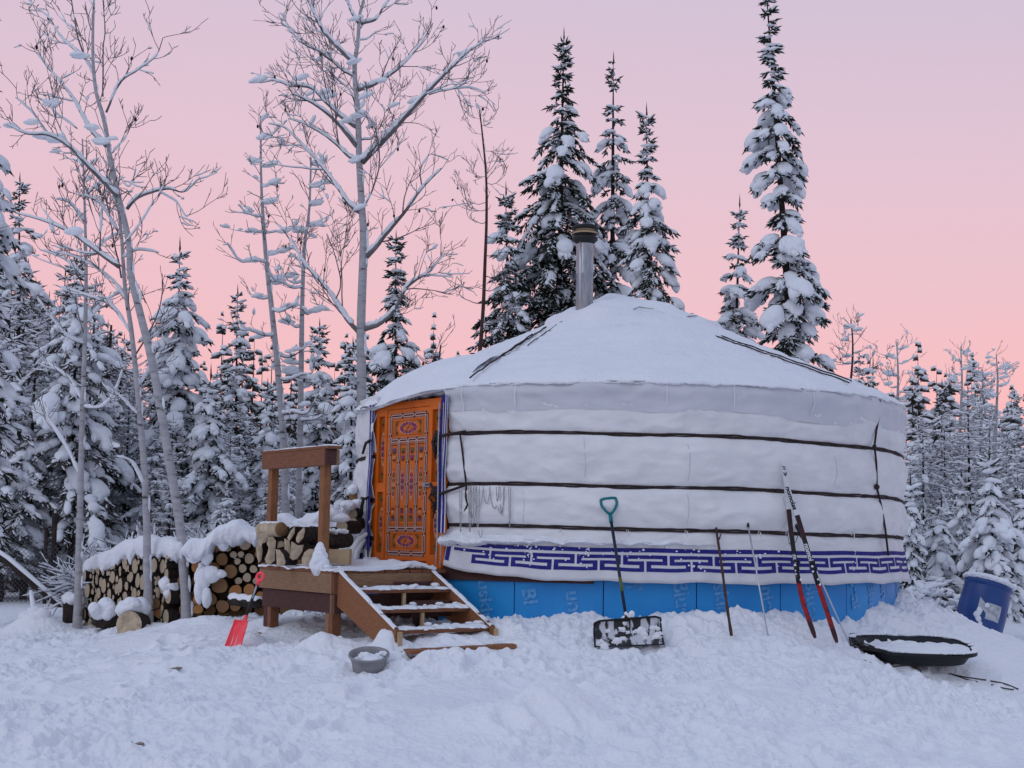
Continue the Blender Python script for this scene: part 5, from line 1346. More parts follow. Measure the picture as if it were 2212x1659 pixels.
g_ = Geo(); g_.grid(np.array([[on_barrel(a, z) for z in np.linspace(.40 + .05 * math.sin(a * 9), .62 - .3 * (a + 2.1), 6)] for a in np.linspace(-2.1, -1.72, 8)])); g_.grid(np.array([[on_barrel(a, z) for z in np.linspace(.33, .565, 6)] for a in np.linspace(-1.74, -1.12, 10)]))
obj('torn_label', g_, 'paper', t)
g_ = Geo()
for a, z, r in ((-2.05, .36, .05), (-2.0, .42, .045), (-1.95, .30, .05), (-1.85, .24, .03), (-1.75, .52, .03), (-1.68, .16, .02), (-2.2, .14, .06), (-2.0, .12, .06)): g_.blob(on_barrel(a, z, .0), (r, r * .4, r), sub=2, rough=.3)
obj('snow', g_, 'snow', t)
# green box with snowy lid behind the fence
p0, p1 = PP(118, 1292, 25), PP(170, 1218, 25); t = thing('storage_box', 'dark green box with a snow covered lid behind the wire fence', 'box', p0)
w_ = 1.1; g_ = Geo(); g_.box(((p0[0] + .55), 25.4, (p0[2] + p1[2]) / 2 - .1), (w_, .8, p1[2] - p0[2] + .2)); g_.box(((p0[0] + .55), 25.38, p1[2] + .01), (w_ + .05, .86, .04)); flat(obj('box_body', g_, 'green_box', t))
g_ = Geo(); g_.blob((p0[0] + .55, 25.4, p1[2] + .03), (.6, .46, .26), sub=3, rough=.06); g_.box(((p0[0] + .55), 25.4, p1[2] + .10), (w_ + .04, .84, .14)); obj('snow_cap', g_, 'snow', t)
# wire fence
t = thing('wire_fence', 'chain link fence with rusty posts at the left edge of the yard', 'fence', PP(60, 1295, 23.5))
fx0, fx1 = PP(-110, 1250, 23.5)[0], PP(118, 1250, 23.5)[0]; fz0 = PP(60, 1302, 23.5)[2]; fh = .95
g_ = Geo(); st = .075; nW = int((fx1 - fx0 + fh) / st)
for k in range(-int(fh / st), int((fx1 - fx0) / st) + 1):
    for s in (1, -1):
        xa, za = fx0 + k * st, fz0
        xb, zb = xa + fh, fz0 + fh
        if s < 0: xa, xb = xb, xa
        g_.tube([(xa, 23.5 + .004 * s, za), (xb, 23.5 + .004 * s, zb)], .0045, 3, caps=False)
obj('wire_mesh', g_, 'wire', t)
for px, py in ((118, 1108), (100, 1140)):
    g_ = Geo(); g_.tube([PP(px - 4, 1308, 23.55), PP(px, py, 23.55)], .042 if px == 118 else .03, 10); obj('post', g_, 'bark_trunk', t)
g_ = Geo(); V = [PP(-40, 1175, 23.3), PP(20, 1215, 23.2), PP(152, 1328, 22.6)]; g_.tube(V, .06, 8); o = obj('fallen_pole', g_, 'bark_trunk', None, origin=V[2]); tag(o, 'slanting pole leaning down across the wire fence', 'pole')
g_ = Geo(); g_.tube([p + np.array([0, -.02, .07]) for p in V], [.05, .055, .045], 8, squash=.6); obj('snow', g_, 'snow', o)

for px, py, lb in ((288, 1606, 'brown stain in a hollow of the snow at the bottom left'), (404, 1583, 'small tan stain in the snow above the bigger brown one'), (387, 1443, 'bits of bark scattered on the snow in front of the woodpile')):
    c = onground(px, py); g_ = Geo()
    for k in range(5): g_.blob(c + np.array([random.gauss(0, .03), random.gauss(0, .03), .002]), (random.uniform(.015, .04), random.uniform(.012, .03), .008), sub=2, rough=.3)
    o = obj('stain', g_, 'dirt', None, origin=c); tag(o, lb, 'stain')

# ------------------------------------------------------------------ spruces
def spruce_geo(H, R, z0=.12, whorl=.30, nb=6, droop=.5, snow=.6, big=.4, spike=.17, sub=1, seed=1, dens=1.0, pw=.85, gaps=.0, bare_tip=.05, lean=(0, 0), branch_r=.012, min_l=.10, dust=.6, pad=1.0, bigq=.21):
    global rng
    rng = np.random.default_rng(seed); r = rng
    N = Geo(); S = Geo(); T = Geo()
    def axis(z): return np.array([lean[0] * (z / H) ** 1.3 * H, lean[1] * (z / H) ** 1.3 * H, z])
    zs = np.linspace(-.4, H, 24); T.tube([axis(max(z, 0)) * [1, 1, 0] + [0, 0, z] for z in zs], np.interp(zs, [-.4, 0, H * .3, H * .8, H], [.014 * H, .011 * H, .0075 * H, .003 * H, .003]), 9)
    SO, SD, SL, SW = [], [], [], []; BO, BD, BS = [], [], []; LO, LD, LS = [], [], []; DO, DD, DS = [], [], []
    z = H * z0
    while z < H * .985:
        f = (z - H * z0) / (H * (1 - z0)); Lz = R * (1 - f) ** pw * (1 if f > .12 else .75 + 2 * f) * min(1, (1 - f) / .34) ** .85 * (1 + .12 * math.sin(z * 2.3 + seed))
        nbz = max(3, int(round(nb * (1 if f < .8 else .7)))); ph0 = r.uniform(0, 6.28)
        Lw = Lz * r.uniform(.70, 1.22)
        for k in range(nbz):
            if r.random() < gaps: continue
            a = ph0 + k * 6.283 / nbz + r.normal(0, .22); L = max(min_l, Lw * r.uniform(.5, 1.32)); zz = z + r.uniform(-.4, .4) * whorl
            if zz > H * .99: continue
            dr = droop * r.uniform(.6, 1.35) * (1 if f < .75 else max(-.25, 1 - (f - .75) * 6)); out = np.array([math.cos(a), math.sin(a), 0.]); sd = np.array([-out[1], out[0], 0.])
            n = max(4, int(L / .16) + 3); ts = np.linspace(0, 1, n); wob = r.normal(0, .06)
            P = axis(zz)[None] + out[None] * (L * ts)[:, None] + sd[None] * (wob * L * ts ** 2)[:, None] + np.array([[0, 0, 1.]]) * (L * (.22 * ts - dr * ts ** 1.7 + .16 * np.maximum(ts - .75, 0)))[:, None]
            T.tube(P, np.linspace(branch_r * (.6 + L * .6), .003, n), 3, caps=False)
            D = np.gradient(P, axis=0); D /= np.linalg.norm(D, axis=1)[:, None]
            # twigs
            m_ = int(max(4, L / .052) * dens); tt = r.uniform(.01, 1, m_) ** .62; 
            Pi = np.stack([np.interp(tt, ts, P[:, j]) for j in range(3)], 1); Di = np.stack([np.interp(tt, ts, D[:, j]) for j in range(3)], 1)
            sgn = r.choice([-1, 1], m_); ang = r.uniform(.5, 1.1, m_); tl = (.16 + .42 * L * (1 - tt) * r.uniform(.4, 1, m_)) * (spike / .17)
            tl = np.minimum(tl, .55) * (1.1 - .5 * f)
            TDn = Di * np.cos(ang)[:, None] + (sgn * np.sin(ang))[:, None] * sd[None] + np.array([[0, 0, -1.]]) * r.uniform(.0, .5, m_)[:, None]
            TDn /= np.linalg.norm(TDn, axis=1)[:, None]
            nseg = 3
            for q in range(nseg):
                oo = Pi + TDn * (tl * q / nseg)[:, None] + np.array([[0, 0, -.06]]) * (q ** 2 * tl / 2)[:, None]
                s2 = r.choice([-1, 1], m_); dd = TDn + sd[None] * (.35 * s2)[:, None] * (q > 0) + r.normal(0, .22, (m_, 3)); dd[:, 2] -= .12 * q
                ll = spike * (1.12 - .5 * f) * r.uniform(.6, 1.15, m_) * (1.15 - .15 * q); ok = tl > spike * .45 * q
                SO.append(oo[ok]); SD.append(dd[ok]); SL.append(ll[ok]); SW.append(.105 * ll[ok] + .006)
                dk_ = ok & (r.random(m_) < dust)
                DO.append(oo[dk_] + dd[dk_] / np.linalg.norm(dd[dk_], axis=1)[:, None] * (ll[dk_] * .45)[:, None] + [[0, 0, .016]]); DD.append(dd[dk_]); DS.append(np.stack([ll[dk_] * .42, ll[dk_] * .12 + .008, np.full(dk_.sum(), .011)], 1))
            SO.append(P[-1:]); SD.append(D[-1:]); SL.append(np.array([spike])); SW.append(np.array([.02]))
            # snow pads lying along the branch, draped over its end
            if r.random() < snow:
                cnt = max(2, int(L / .17)); tt = np.linspace(.25, 1.0, cnt) + r.normal(0, .03, cnt); tt = np.clip(tt, .1, 1.03)
                keep = r.random(cnt) < .85; tt = tt[keep]
                if len(tt):
                    Pi = np.stack([np.interp(tt, ts, P[:, j]) for j in range(3)], 1); Di = np.stack([np.interp(tt, ts, D[:, j]) for j in range(3)], 1)
                    wd = (.05 + .11 * L * (1.15 - tt)) * r.uniform(.7, 1.25, len(tt)); wd = np.minimum(wd, .17) * pad * min(1, (1 - f) * 5 + .3)
                    LO.append(Pi + [[0, 0, .03]] + sd[None] * (r.normal(0, .3, len(tt)) * wd)[:, None]); LD.append(Di); LS.append(np.stack([np.full(len(tt), .11) * r.uniform(.8, 1.2, len(tt)) + .02 * L, wd, wd * r.uniform(.34, .6, len(tt)) + .014], 1))
            if r.random() < big * (1.2 if f > .3 else .8) and L > .2 and f < .93:
                t0 = r.uniform(.55, .95); Pi = np.array([np.interp(t0, ts, P[:, j]) for j in range(3)]); Di = np.array([np.interp(t0, ts, D[:, j]) for j in range(3)]); q = min(bigq, .08 + bigq * .62 * L) * r.uniform(.6, 1.25)
                BO.append(Pi + [0, 0, q * .22]); BD.append(Di); BS.append([q * 1.25, q * .85, q * .62])
                for _q in range(r.integers(2, 5)):
                    P2 = Pi + Di * q * r.uniform(-.2, 1.1) + sd * q * r.uniform(-.7, .7) + [0, 0, -q * r.uniform(.0, .35)]; qq = q * r.uniform(.35, .75); BO.append(P2); BD.append(Di + [0, 0, -r.uniform(.1, 1.2)]); BS.append([qq * 1.1, qq * .8, qq * .7])
        z += whorl * r.uniform(.75, 1.25) * (1 if f < .8 else .85)
    # leader
    top = axis(H); SO.append(np.array([axis(H - .22), axis(H - .1)])); SD.append(np.array([[0, 0, 1.], [0, 0, 1.]])); SL.append(np.array([.3, .26])); SW.append(np.array([.022, .014]))
    spikes(N, np.concatenate(SO), np.concatenate(SD), np.concatenate(SL), np.concatenate(SW))
    if LO: blobs(S, np.concatenate(LO), np.concatenate(LD), np.concatenate(LS), 1, .22)
    if BO: blobs(S, np.array(BO), np.array(BD), np.array(BS), 2 if sub < 2 else sub, .16)
    O_, D_, S_ = np.concatenate(DO), np.concatenate(DD), np.concatenate(DS); blobs(S, O_, D_, S_, 0, .1)
    return T, N, S
def spruce(name, label, loc, group=None, ndl='needles', **k):
    T, N, S = spruce_geo(**k)
    t = thing(name, label, 'tree', loc, group)
    for nm, g_, m_ in (('trunk', T, 'bark_trunk'), ('crown', N, ndl), ('snow', S, 'snow_tree')):
        o = bpy.data.objects.new(nm, g_.mesh(nm, m_, True)); C.objects.link(o); o.parent = t
    return t
def tree_at(px, Y, off=0): x = (px - CXP + 0) / 3010 * Y; return (x, Y, g1(x, Y) - .05 + off)
def top_h(px_top, py_top, Y, loc): return PP(px_top, py_top, Y)[2] - loc[2]
def place_spruce(label, pxb, Y, apex, half_px, name='spruce_tree', **k):
    loc = tree_at(pxb, Y); top = PP(apex[0], apex[1], Y); H = top[2] - loc[2]; R = pxs(half_px, Y) * 1.22
    k['lean'] = ((top[0] - loc[0]) / H, 0)
    return spruce(name, label, loc, H=H, R=R, **k)
place_spruce('tallest dark spruce directly behind the stovepipe', 1205, 29, (1218, 70), 150, seed=21, whorl=.28, nb=8, snow=.5, big=.22, droop=.9, pw=.70, z0=.22, dens=1.9, pad=.62, dust=.35, spike=.18)
place_spruce('lower bushy spruce left of the stovepipe with its leader at the side', 1110, 28, (1092, 405), 76, seed=22, whorl=.26, nb=8, snow=.45, big=.15, droop=.7, pw=.42, z0=.2, dens=1.8, pad=.62, dust=.4)
place_spruce('slender spruce just right of the stovepipe', 1325, 30, (1325, 122), 84, seed=23, whorl=.32, nb=7, snow=.65, big=.5, bigq=.25, droop=.8, pw=.6, z0=.25, gaps=.08, dens=1.6, pad=.75, dust=.45)
place_spruce('third spruce right of the stovepipe, spreading wide above the roof', 1412, 27, (1396, 235), 118, seed=24, whorl=.30, nb=7, snow=.65, big=.5, bigq=.25, droop=.85, pw=.95, z0=.25, dens=1.6, pad=.75, dust=.45)
place_spruce('short spruce standing left beside the tallest snow clotted spruce', 1585, 31, (1598, 432), 60, seed=25, whorl=.28, nb=6, snow=.7, dens=1.5, pad=.8, big=.6, bigq=.25, droop=.55, pw=.62, z0=.2)
place_spruce('very tall narrow spruce with big clots of snow above the right roof slope', 1738, 25, (1652, -60), 80, seed=26, whorl=.34, nb=7, snow=.7, big=.8, bigq=.27, droop=.75, pw=.66, z0=.15, sub=3, gaps=.10, spike=.19, dens=1.7, pad=.7, dust=.45)
place_spruce('heavily snow loaded spruce rising from the left forest with a snow cap on its tip', 388, 27, (388, 525), 84, seed=27, whorl=.30, nb=7, snow=.95, big=.8, droop=.8, pw=.5, z0=.25, sub=2, dens=1.2)
place_spruce('thin pointed spruce in the gap of pink sky left of the middle', 513, 33, (513, 625), 44, seed=28, whorl=.28, nb=6, snow=.8, big=.35, droop=.5, pw=.6, dens=1.3, pad=.8, z0=.2)
place_spruce('spruce with a knobbly snowy tip just left of the yurt roof edge', 860, 27, (855, 510), 72, seed=29, whorl=.26, nb=7, snow=.6, big=.3, droop=.7, pw=.62, z0=.2, dens=1.7, pad=.7, dust=.45)
place_spruce('snowy spruce standing behind the porch rail', 690, 28, (690, 700), 60, seed=30, whorl=.28, nb=7, snow=.9, big=.6, droop=.7, pw=.55, z0=.15, sub=2)
place_spruce('snowy spruce right behind the tall pale trunk by the awning', 762, 25, (762, 742), 56, seed=31, whorl=.28, nb=7, snow=.95, big=.6, droop=.75, pw=.5, z0=.12)
place_spruce('spruce cut off by the left picture edge, loaded with round snow clots', -28, 19, (-34, 20), 58, seed=32, whorl=.34, nb=7, snow=.95, big=.8, droop=.75, pw=.4, z0=.18, sub=3)
place_spruce('dark topped spruce near the left edge behind the bare tree', 45, 29, (42, 385), 80, seed=33, whorl=.34, nb=7, snow=.6, big=.4, droop=.6, pw=.6, z0=.25)
place_spruce('broad snowed-in spruce behind the leftmost pale trunk', 165, 25, (165, 560), 120, seed=34, whorl=.30, nb=8, snow=.9, big=.6, droop=.85, pw=.55, z0=.25, ndl='needles_brown', sub=2)
place_spruce('medium snowy spruce left of the porch post', 460, 26, (455, 800), 62, seed=35, whorl=.28, nb=7, snow=.95, big=.75, droop=.8, pw=.5, z0=.2)
place_spruce('snowy spruce filling the view behind the left porch post', 575, 27, (578, 830), 60, seed=36, whorl=.28, nb=7, snow=.9, big=.6, droop=.75, pw=.5, z0=.15)
place_spruce('dark tiered spruce with frosty edges right of the yurt', 2035, 34, (2035, 828), 60, seed=37, whorl=.34, nb=7, snow=.6, big=.25, droop=.5, pw=.75, z0=.1, dens=1.5, pad=.6)
place_spruce('left one of two small spruces peeking over the right eave', 1856, 42, (1856, 765), 36, seed=38, whorl=.36, nb=6, snow=.8, big=.4, droop=.4, z0=.2)
place_spruce('right one of two small spruces peeking over the right eave', 1888, 43, (1886, 778), 36, seed=39, whorl=.36, nb=6, snow=.8, big=.35, droop=.4, z0=.2)
# small snow ghosts right of the yurt
def ghost(label, px, Y, apex_py, half_px, seed, lean=(0, 0), pw=.4):
    loc = tree_at(px, Y); H = PP(px, apex_py, Y)[2] - loc[2]
    return spruce('young_spruce', label, loc, H=H, R=pxs(half_px, Y), seed=seed, whorl=.16, nb=6, snow=1.0, big=.95, droop=.9, pw=pw, z0=.02, sub=2, lean=lean, spike=.13, dens=.8, gaps=.1)
ghost('small spruce wrapped in snow close to the right yurt wall', 1972, 23, 1040, 26, 41)
ghost('small snow bound spruce bending behind the brush', 2028, 23.5, 1085, 42, 42, (.05, 0))
ghost('young spruce bowed by snow standing right behind the blue barrel', 2150, 22.5, 985, 62, 43, (-.02, 0), .5)
ghost('snow covered young spruce with a white arch top left of the barrel', 2098, 24.5, 1030, 40, 44, (-.06, 0), .3)
ghost('short snow capped spruce at the right picture edge', 2215, 24, 1060, 40, 45)

# forest prototypes, copied
protos = []
for i, (H, R, sn, bg, dn) in enumerate(((9.5, 1.35, .9, .55, .62), (8.0, 1.1, .95, .7, .6), (11, 1.3, .8, .4, .6), (7.0, 1.25, .95, .75, .6), (9.0, 1.0, .85, .35, .6), (6.0, .95, .9, .6, .65))):
    protos.append((H, dict(H=H, R=R, seed=60 + i, whorl=.42, nb=7, snow=sn, big=bg, droop=.8 - .05 * i, pw=.6, z0=.14, dens=dn, spike=.20, dust=.95, ndl='needles_brown' if i % 2 else 'needles')))  # heavy snow dusting stands for frost and for haze paling the forest
made = {}
fr_ = random.Random(5)
def forest(px, Y, top_py, label, group):
    loc = tree_at(px, Y); Hn = PP(px, top_py, Y)[2] - loc[2]; i = min(range(len(protos)), key=lambda j: abs(protos[j][0] - Hn) + fr_.uniform(0, 3.5))
    H, kw = protos[i]
    if i not in made: made[i] = spruce('spruce_tree', label, loc, group, **kw); t = made[i]; t.scale = (Hn / H,) * 3; t.rotation_euler[2] = fr_.uniform(0, 6.28); return
    s = Hn / H; dup(made[i], loc, fr_.uniform(0, 6.28), (s * fr_.uniform(.9, 1.2),) * 2 + (s,), label, group)
LF, GF = 'snow laden spruce in the dense forest behind the woodpile and porch', 'spruces of the dense forest on the left'
RF, GRF = 'snow laden spruce in the forest beyond the right side of the yurt', 'spruces of the forest on the right'
def lefttop(px): return np.interp(px, [-60, 60, 120, 240, 300, 340, 420, 470, 540, 600, 680, 740, 800], [520, 560, 560, 640, 800, 760, 830, 790, 900, 860, 900, 830, 900])
def righttop(px): return np.interp(px, [1900, 1960, 2000, 2060, 2120, 2180, 2260, 2400], [880, 870, 850, 860, 800, 860, 800, 820])
for row, (Y0, Y1, n_, ex) in enumerate(((24, 27, 15, 140), (29, 33, 18, 60), (36, 42, 20, 20), (46, 54, 22, 10))):
    for k in range(n_):
        px = -90 + (900) * (k + fr_.uniform(.15, .85)) / n_; Y = fr_.uniform(Y0, Y1)
        if row == 0 and (60 < px < 200 or 350 < px < 420): continue
        forest(px, Y, lefttop(px) + ex + fr_.uniform(-10, 90), LF, GF)
for row, (Y0, Y1, n_, ex) in enumerate(((27, 30, 6, 150), (32, 37, 8, 70), (40, 46, 9, 20), (50, 58, 9, 10))):
    for k in range(n_):
        px = 1930 + 420 * (k + fr_.uniform(.1, .9)) / n_; forest(px, fr_.uniform(Y0, Y1), righttop(px) + ex + fr_.uniform(-15, 80), RF, GRF)
fk = []
for k in range(44):
    left = k < 28; px = -70 + k * 28 + fr_.uniform(-14, 14) if left else 1945 + (k - 28) * 20 + fr_.uniform(-8, 8)
    Y = fr_.uniform(24.5, 38); loc = tree_at(px, Y); ty = (lefttop(px) if left else righttop(px)) + fr_.uniform(0, 170); Hn = PP(px, ty, Y)[2] - loc[2]
    lb, gp = ('slim frosted tree among the spruces of the left forest', 'slim frosted trees in the left forest') if left else ('slim frosted tree among the spruces right of the yurt', 'slim frosted trees right of the yurt')
    if len(fk) < 2:
        t = spruce('frosted_tree', lb, loc, gp, ndl='frost_twig', H=8, R=(.85, 1.15)[len(fk)], seed=90 + len(fk), whorl=.36, nb=6, snow=.9, big=.12, pad=.6, droop=(.2, .45)[len(fk)], pw=.35, z0=.1, dens=.55, spike=.2, dust=1.0, branch_r=.010, bigq=.14)
        t.scale = (Hn / 8,) * 3; fk.append(t)
    else: s_ = Hn / 8; dup(fk[k % 2], loc, fr_.uniform(0, 6.28), (s_ * fr_.uniform(.9, 1.3),) * 2 + (s_,), lb, gp)
# thicker snow-twigged brush between the trunks: bushes
def bush_geo(seed, H=1.8, R=1.0, n=120):
    global rng
    rng = np.random.default_rng(seed); r = rng; W = Geo(); S = Geo(); O, D, Sz = [], [], []
    for k in range(n):
        a = r.uniform(0, 6.28); b0_ = np.array([math.cos(a), math.sin(a), 0]) * R * .35 * r.random(); d = unit([math.cos(a) * r.uniform(.2, 1), math.sin(a) * r.uniform(.2, 1), r.uniform(.4, 1.5)]); L = H * r.uniform(.4, 1.0)
        ts = np.linspace(0, 1, 8); P = b0_[None] + d[None] * (L * ts)[:, None] + np.array([[0, 0, -1.]]) * (L * .35 * ts ** 2.2)[:, None] + r.normal(0, .02, (8, 3)) * ts[:, None]
        W.tube(P, np.linspace(.012, .004, 8), 3, caps=False); Dv = np.gradient(P, axis=0)
        for q in range(6):
            i = r.integers(2, 8); dd = unit(Dv[i]) + r.normal(0, .7, 3); l2 = r.uniform(.12, .4); Q = P[i][None] + unit(dd)[None] * (l2 * np.linspace(0, 1, 4))[:, None]; W.tube(Q, [.006, .005, .004, .003], 3, caps=False)
            for t in (.35, .75): O.append(Q[0] + (Q[-1] - Q[0]) * t + [0, 0, .02]); D.append(dd); Sz.append([l2 * .22, .013, .009])
        for i in range(2, 8): O.append(P[i] + [0, 0, .025]); D.append(Dv[i]); Sz.append([L / 14, .018, .014])
        if r.random() < .25: O.append(P[6] + [0, 0, .04]); D.append(Dv[6]); Sz.append([.09, .05, .045])
    blobs(S, np.array(O), np.array(D), np.array(Sz), 1, .25); return W, S
bushp = []
def bush(px, Y, s, label, group):
    loc = tree_at(px, Y)
    if len(bushp) < 3:
        W, S = bush_geo(80 + len(bushp)); t = thing('bare_bush', label, 'bush', loc, group)
        for nm, g_, m_ in (('branches', W, 'twig'), ('snow', S, 'snow_tree')): o = bpy.data.objects.new(nm, g_.mesh(nm, m_, True)); C.objects.link(o); o.parent = t
        t.scale = (s, s, s); bushp.append(t)
    else: dup(bushp[fr_.randrange(3)], loc, fr_.uniform(0, 6.28), s, label, group)
for k in range(9, 26): bush(-60 + k * 34 + fr_.uniform(-12, 12), fr_.uniform(20.5 if k > 6 else 25, 24 if k > 6 else 30), fr_.uniform(.6, 1.1), 'bare snowy bush in the undergrowth behind the woodpile', 'bare bushes behind the woodpile')
for k in range(14): bush(1955 + k * 22 + fr_.uniform(-8, 8), fr_.uniform(25, 30), fr_.uniform(.8, 1.5), 'bare snowy bush at the forest edge right of the yurt', 'bare bushes right of the yurt')
# far treeline as one mass
rng = np.random.default_rng(99); SO, SD, SL, SW = [], [], [], []; BO, BD, BS = [], [], []
for k in range(420):
    Y = rng.uniform(62, 95); x = rng.uniform(-.52, .52) * Y; H = rng.uniform(7, 11.5) if x < 0 else rng.uniform(6, 10); z0_ = .5
    m_ = 46; zz = rng.uniform(.06, 1, m_) ; a = rng.uniform(0, 6.28, m_); L = 1.5 * (1 - zz) ** .7 + .15
    o_ = np.stack([np.full(m_, x), np.full(m_, Y), z0_ + zz * H], 1); d_ = np.stack([np.cos(a), np.sin(a), np.full(m_, -.35)], 1)
    SO.append(o_); SD.append(d_); SL.append(L); SW.append(.10 + .12 * L)
    c_ = o_ + d_ * (L * .5)[:, None] + [[0, 0, .12]]; BO.append(c_); BD.append(d_); BS.append(np.stack([L * .45, L * .22 + .05, L * .08 + .06], 1))
    SO.append([[x, Y, z0_]]); SD.append([[0, 0, 1.]]); SL.append([H]); SW.append([.09])
g_ = Geo(); spikes(g_, np.concatenate(SO), np.concatenate(SD), np.concatenate(SL), np.concatenate(SW)); blobs(g_, np.concatenate(BO), np.concatenate(BD), np.concatenate(BS), 0, .2, 1)
o = obj('distant_forest', g_, ['needles_brown', 'snow_tree'], None); tag(o, 'far snowy forest closing the view behind the nearer trees', 'forest', kind='stuff')

# ------------------------------------------------------------------ bare poplars
class Bare:
    def __init__(s, Y, seed): s.Y = Y; s.r = np.random.default_rng(seed); s.T = Geo(); s.W = Geo(); s.S = Geo(); s.bo, s.bd, s.bs = [], [], []; s.K = Geo()
    def path(s, px, wob=.0, dy=0.0, n=6, y0=0.0):
        k = len(px); P = [PP(x, y, s.Y + y0 + dy * i / max(1, k - 1)) for i, (x, y) in enumerate(px)]; return smooth_path(P, n)
    def snow_on(s, P, rad, amount=1.0, thick=1.0):
        D = np.gradient(P, axis=0); D /= np.linalg.norm(D, axis=1)[:, None]; n = len(P); run = []
        seg = []
        for i in range(n):
            st = abs(D[i, 2]); ok = st < .95 and s.r.random() < (.985 if amount >= 1 and st < .88 else (1.3 - st) * amount + .1)
            if ok: seg.append(i)
            if (not ok or i == n - 1):
                if len(seg) > 1:
                    Q = P[seg]; flatn = np.sqrt(1 - D[seg, 2] ** 2); rr_ = (rad[seg] * .95 + .010) * thick * (.7 + .5 * s.r.random(len(seg))); rr_[0] *= .3; rr_[-1] *= .3
                    Q = Q + np.array([[0, 0, 1.]]) * ((rad[seg] * .8 + rr_ * .55) * flatn)[:, None]
                    s.S.tube(Q, rr_, 6)
                seg = []
    def lump(s, p, q, d=(1, 0, 0)): s.bo.append(p); s.bd.append(d); s.bs.append([q * 1.4, q * .55, q * .6])
    def twigs(s, P, rad, lev, dens, Lf, snow=.5, up=.45, lumps=.06, cones=.0):
        L = np.concatenate([[0], np.cumsum(np.linalg.norm(np.diff(P, axis=0), axis=1))]); tot = L[-1]
        if tot < .12: return
        D = np.gradient(P, axis=0); D /= np.linalg.norm(D, axis=1)[:, None]; k = int(tot * dens); 
        for j in range(k):
            t = s.r.uniform(.12, 1) * tot; i = int(np.searchsorted(L, t)); i = min(max(i, 1), len(P) - 1); o_ = P[i]; d0 = D[i]
            pv = s.r.normal(size=3); pv -= d0 * (pv @ d0); pv = unit(pv); pv[1] *= .6
            d = unit(d0 * s.r.uniform(.6, 1.1) + pv * s.r.uniform(.5, .95)); l = Lf * s.r.uniform(.4, 1.1) * (1.15 - t / tot * .6)
            n = 7 if lev > 0 else 5; ts = np.linspace(0, 1, n); bend = unit(np.array([0, 0, 1.]) * up + s.r.normal(0, .35, 3))
            Q = o_[None] + d[None] * (l * ts)[:, None] + bend[None] * (l * .38 * ts ** 2)[:, None] + np.cumsum(s.r.normal(0, .009 * l, (n, 3)), 0)
            r0 = max(.005, min(rad[i] * .5, .0045 + .010 * l)); rq = np.linspace(r0, .0036, n); s.W.tube(Q, rq, 4 if r0 > .01 else 3, caps=False)
            if s.r.random() < snow and abs(d[2]) < .93: s.snow_on(Q, rq, .85, .75)
            if s.r.random() < lumps: s.lump(Q[s.r.integers(2, n)] + [0, 0, .03], s.r.uniform(.03, .06), d)
            if s.r.random() < cones:
                c = Q[s.r.integers(2, n)]; s.K.blob(c + [0, 0, -.03], (.017, .017, .028), sub=1)
            if lev > 0: s.twigs(Q, rq, lev - 1, dens * 1.35, Lf * .50, snow * .6, up, lumps * .5, cones * .4)
    def limb(s, px, r0, r1, lev=2, dens=5, Lf=.7, dy=0., y0=0., snow=1.0, thick=1.0, **k):
        r0 *= .68; thick *= .9
        P = s.path(px, dy=dy, y0=y0); n = len(P); P[1:] += np.cumsum(s.r.normal(0, .004, (n - 1, 3)), 0) * .5; rad = np.linspace(r0, r1, n); s.W.tube(P, rad, 8 if r0 > .015 else 5); s.snow_on(P, rad, snow, thick)
        s.twigs(P, rad, lev - 1, dens, Lf, **k); return P
    def done(s, name, label, trunk_px, r0, r1, group=None, dy=0., trunk_snow=.12, bark='bark_pale'):
        P = s.path(trunk_px, dy=dy, n=8); P[0][2] -= .3; rad = np.interp(np.linspace(0, 1, len(P)), [0, .03, 1], [r0 * 1.25, r0, r1]); s.T.tube(P, rad, 14)
        s.trunkP, s.trunkr = P, rad
        hi = len(P) // 2; s.twigs(P[hi:], rad[hi:], 2, 4, .5, snow=.4, lumps=.03)
        t = thing(name, label, 'tree', P[0], group)
        # snow plastered in patches on one side
        for i in range(0, len(P) - 1):
            if s.r.random() < trunk_snow: s.bo.append(P[i] + [rad[i] * .8, -.3 * rad[i], 0]); s.bd.append([0, 0, 1.]); s.bs.append([s.r.uniform(.05, .14), rad[i] * .35, rad[i] * .4])
        if s.bo: blobs(s.S, np.array(s.bo, float), np.array(s.bd, float), np.array(s.bs, float), 2, .3)
        obj('trunk', s.T, bark, t); obj('branches', s.W, 'twig' if bark != 'bark_pale' else 'twig', t)
        if s.S.v: obj('snow', s.S, 'snow_tree', t)
        if s.K.v: obj('seed_cones', s.K, 'bark_dark', t)
        return t
def z3(*p): return [(460.8 + x * .3472, y * .3472) for x, y in p]
def z1(*p): return [(x * .3472, y * .3472) for x, y in p]
def z4(*p): return [(403 + x * .3473, 460.8 + y * .3473) for x, y in p]
rng = np.random.default_rng(5)
A = Bare(20.5, 1)
kw = dict(lev=3, dens=5.5, Lf=.75, cones=.05, lumps=.006, snow=1.0)
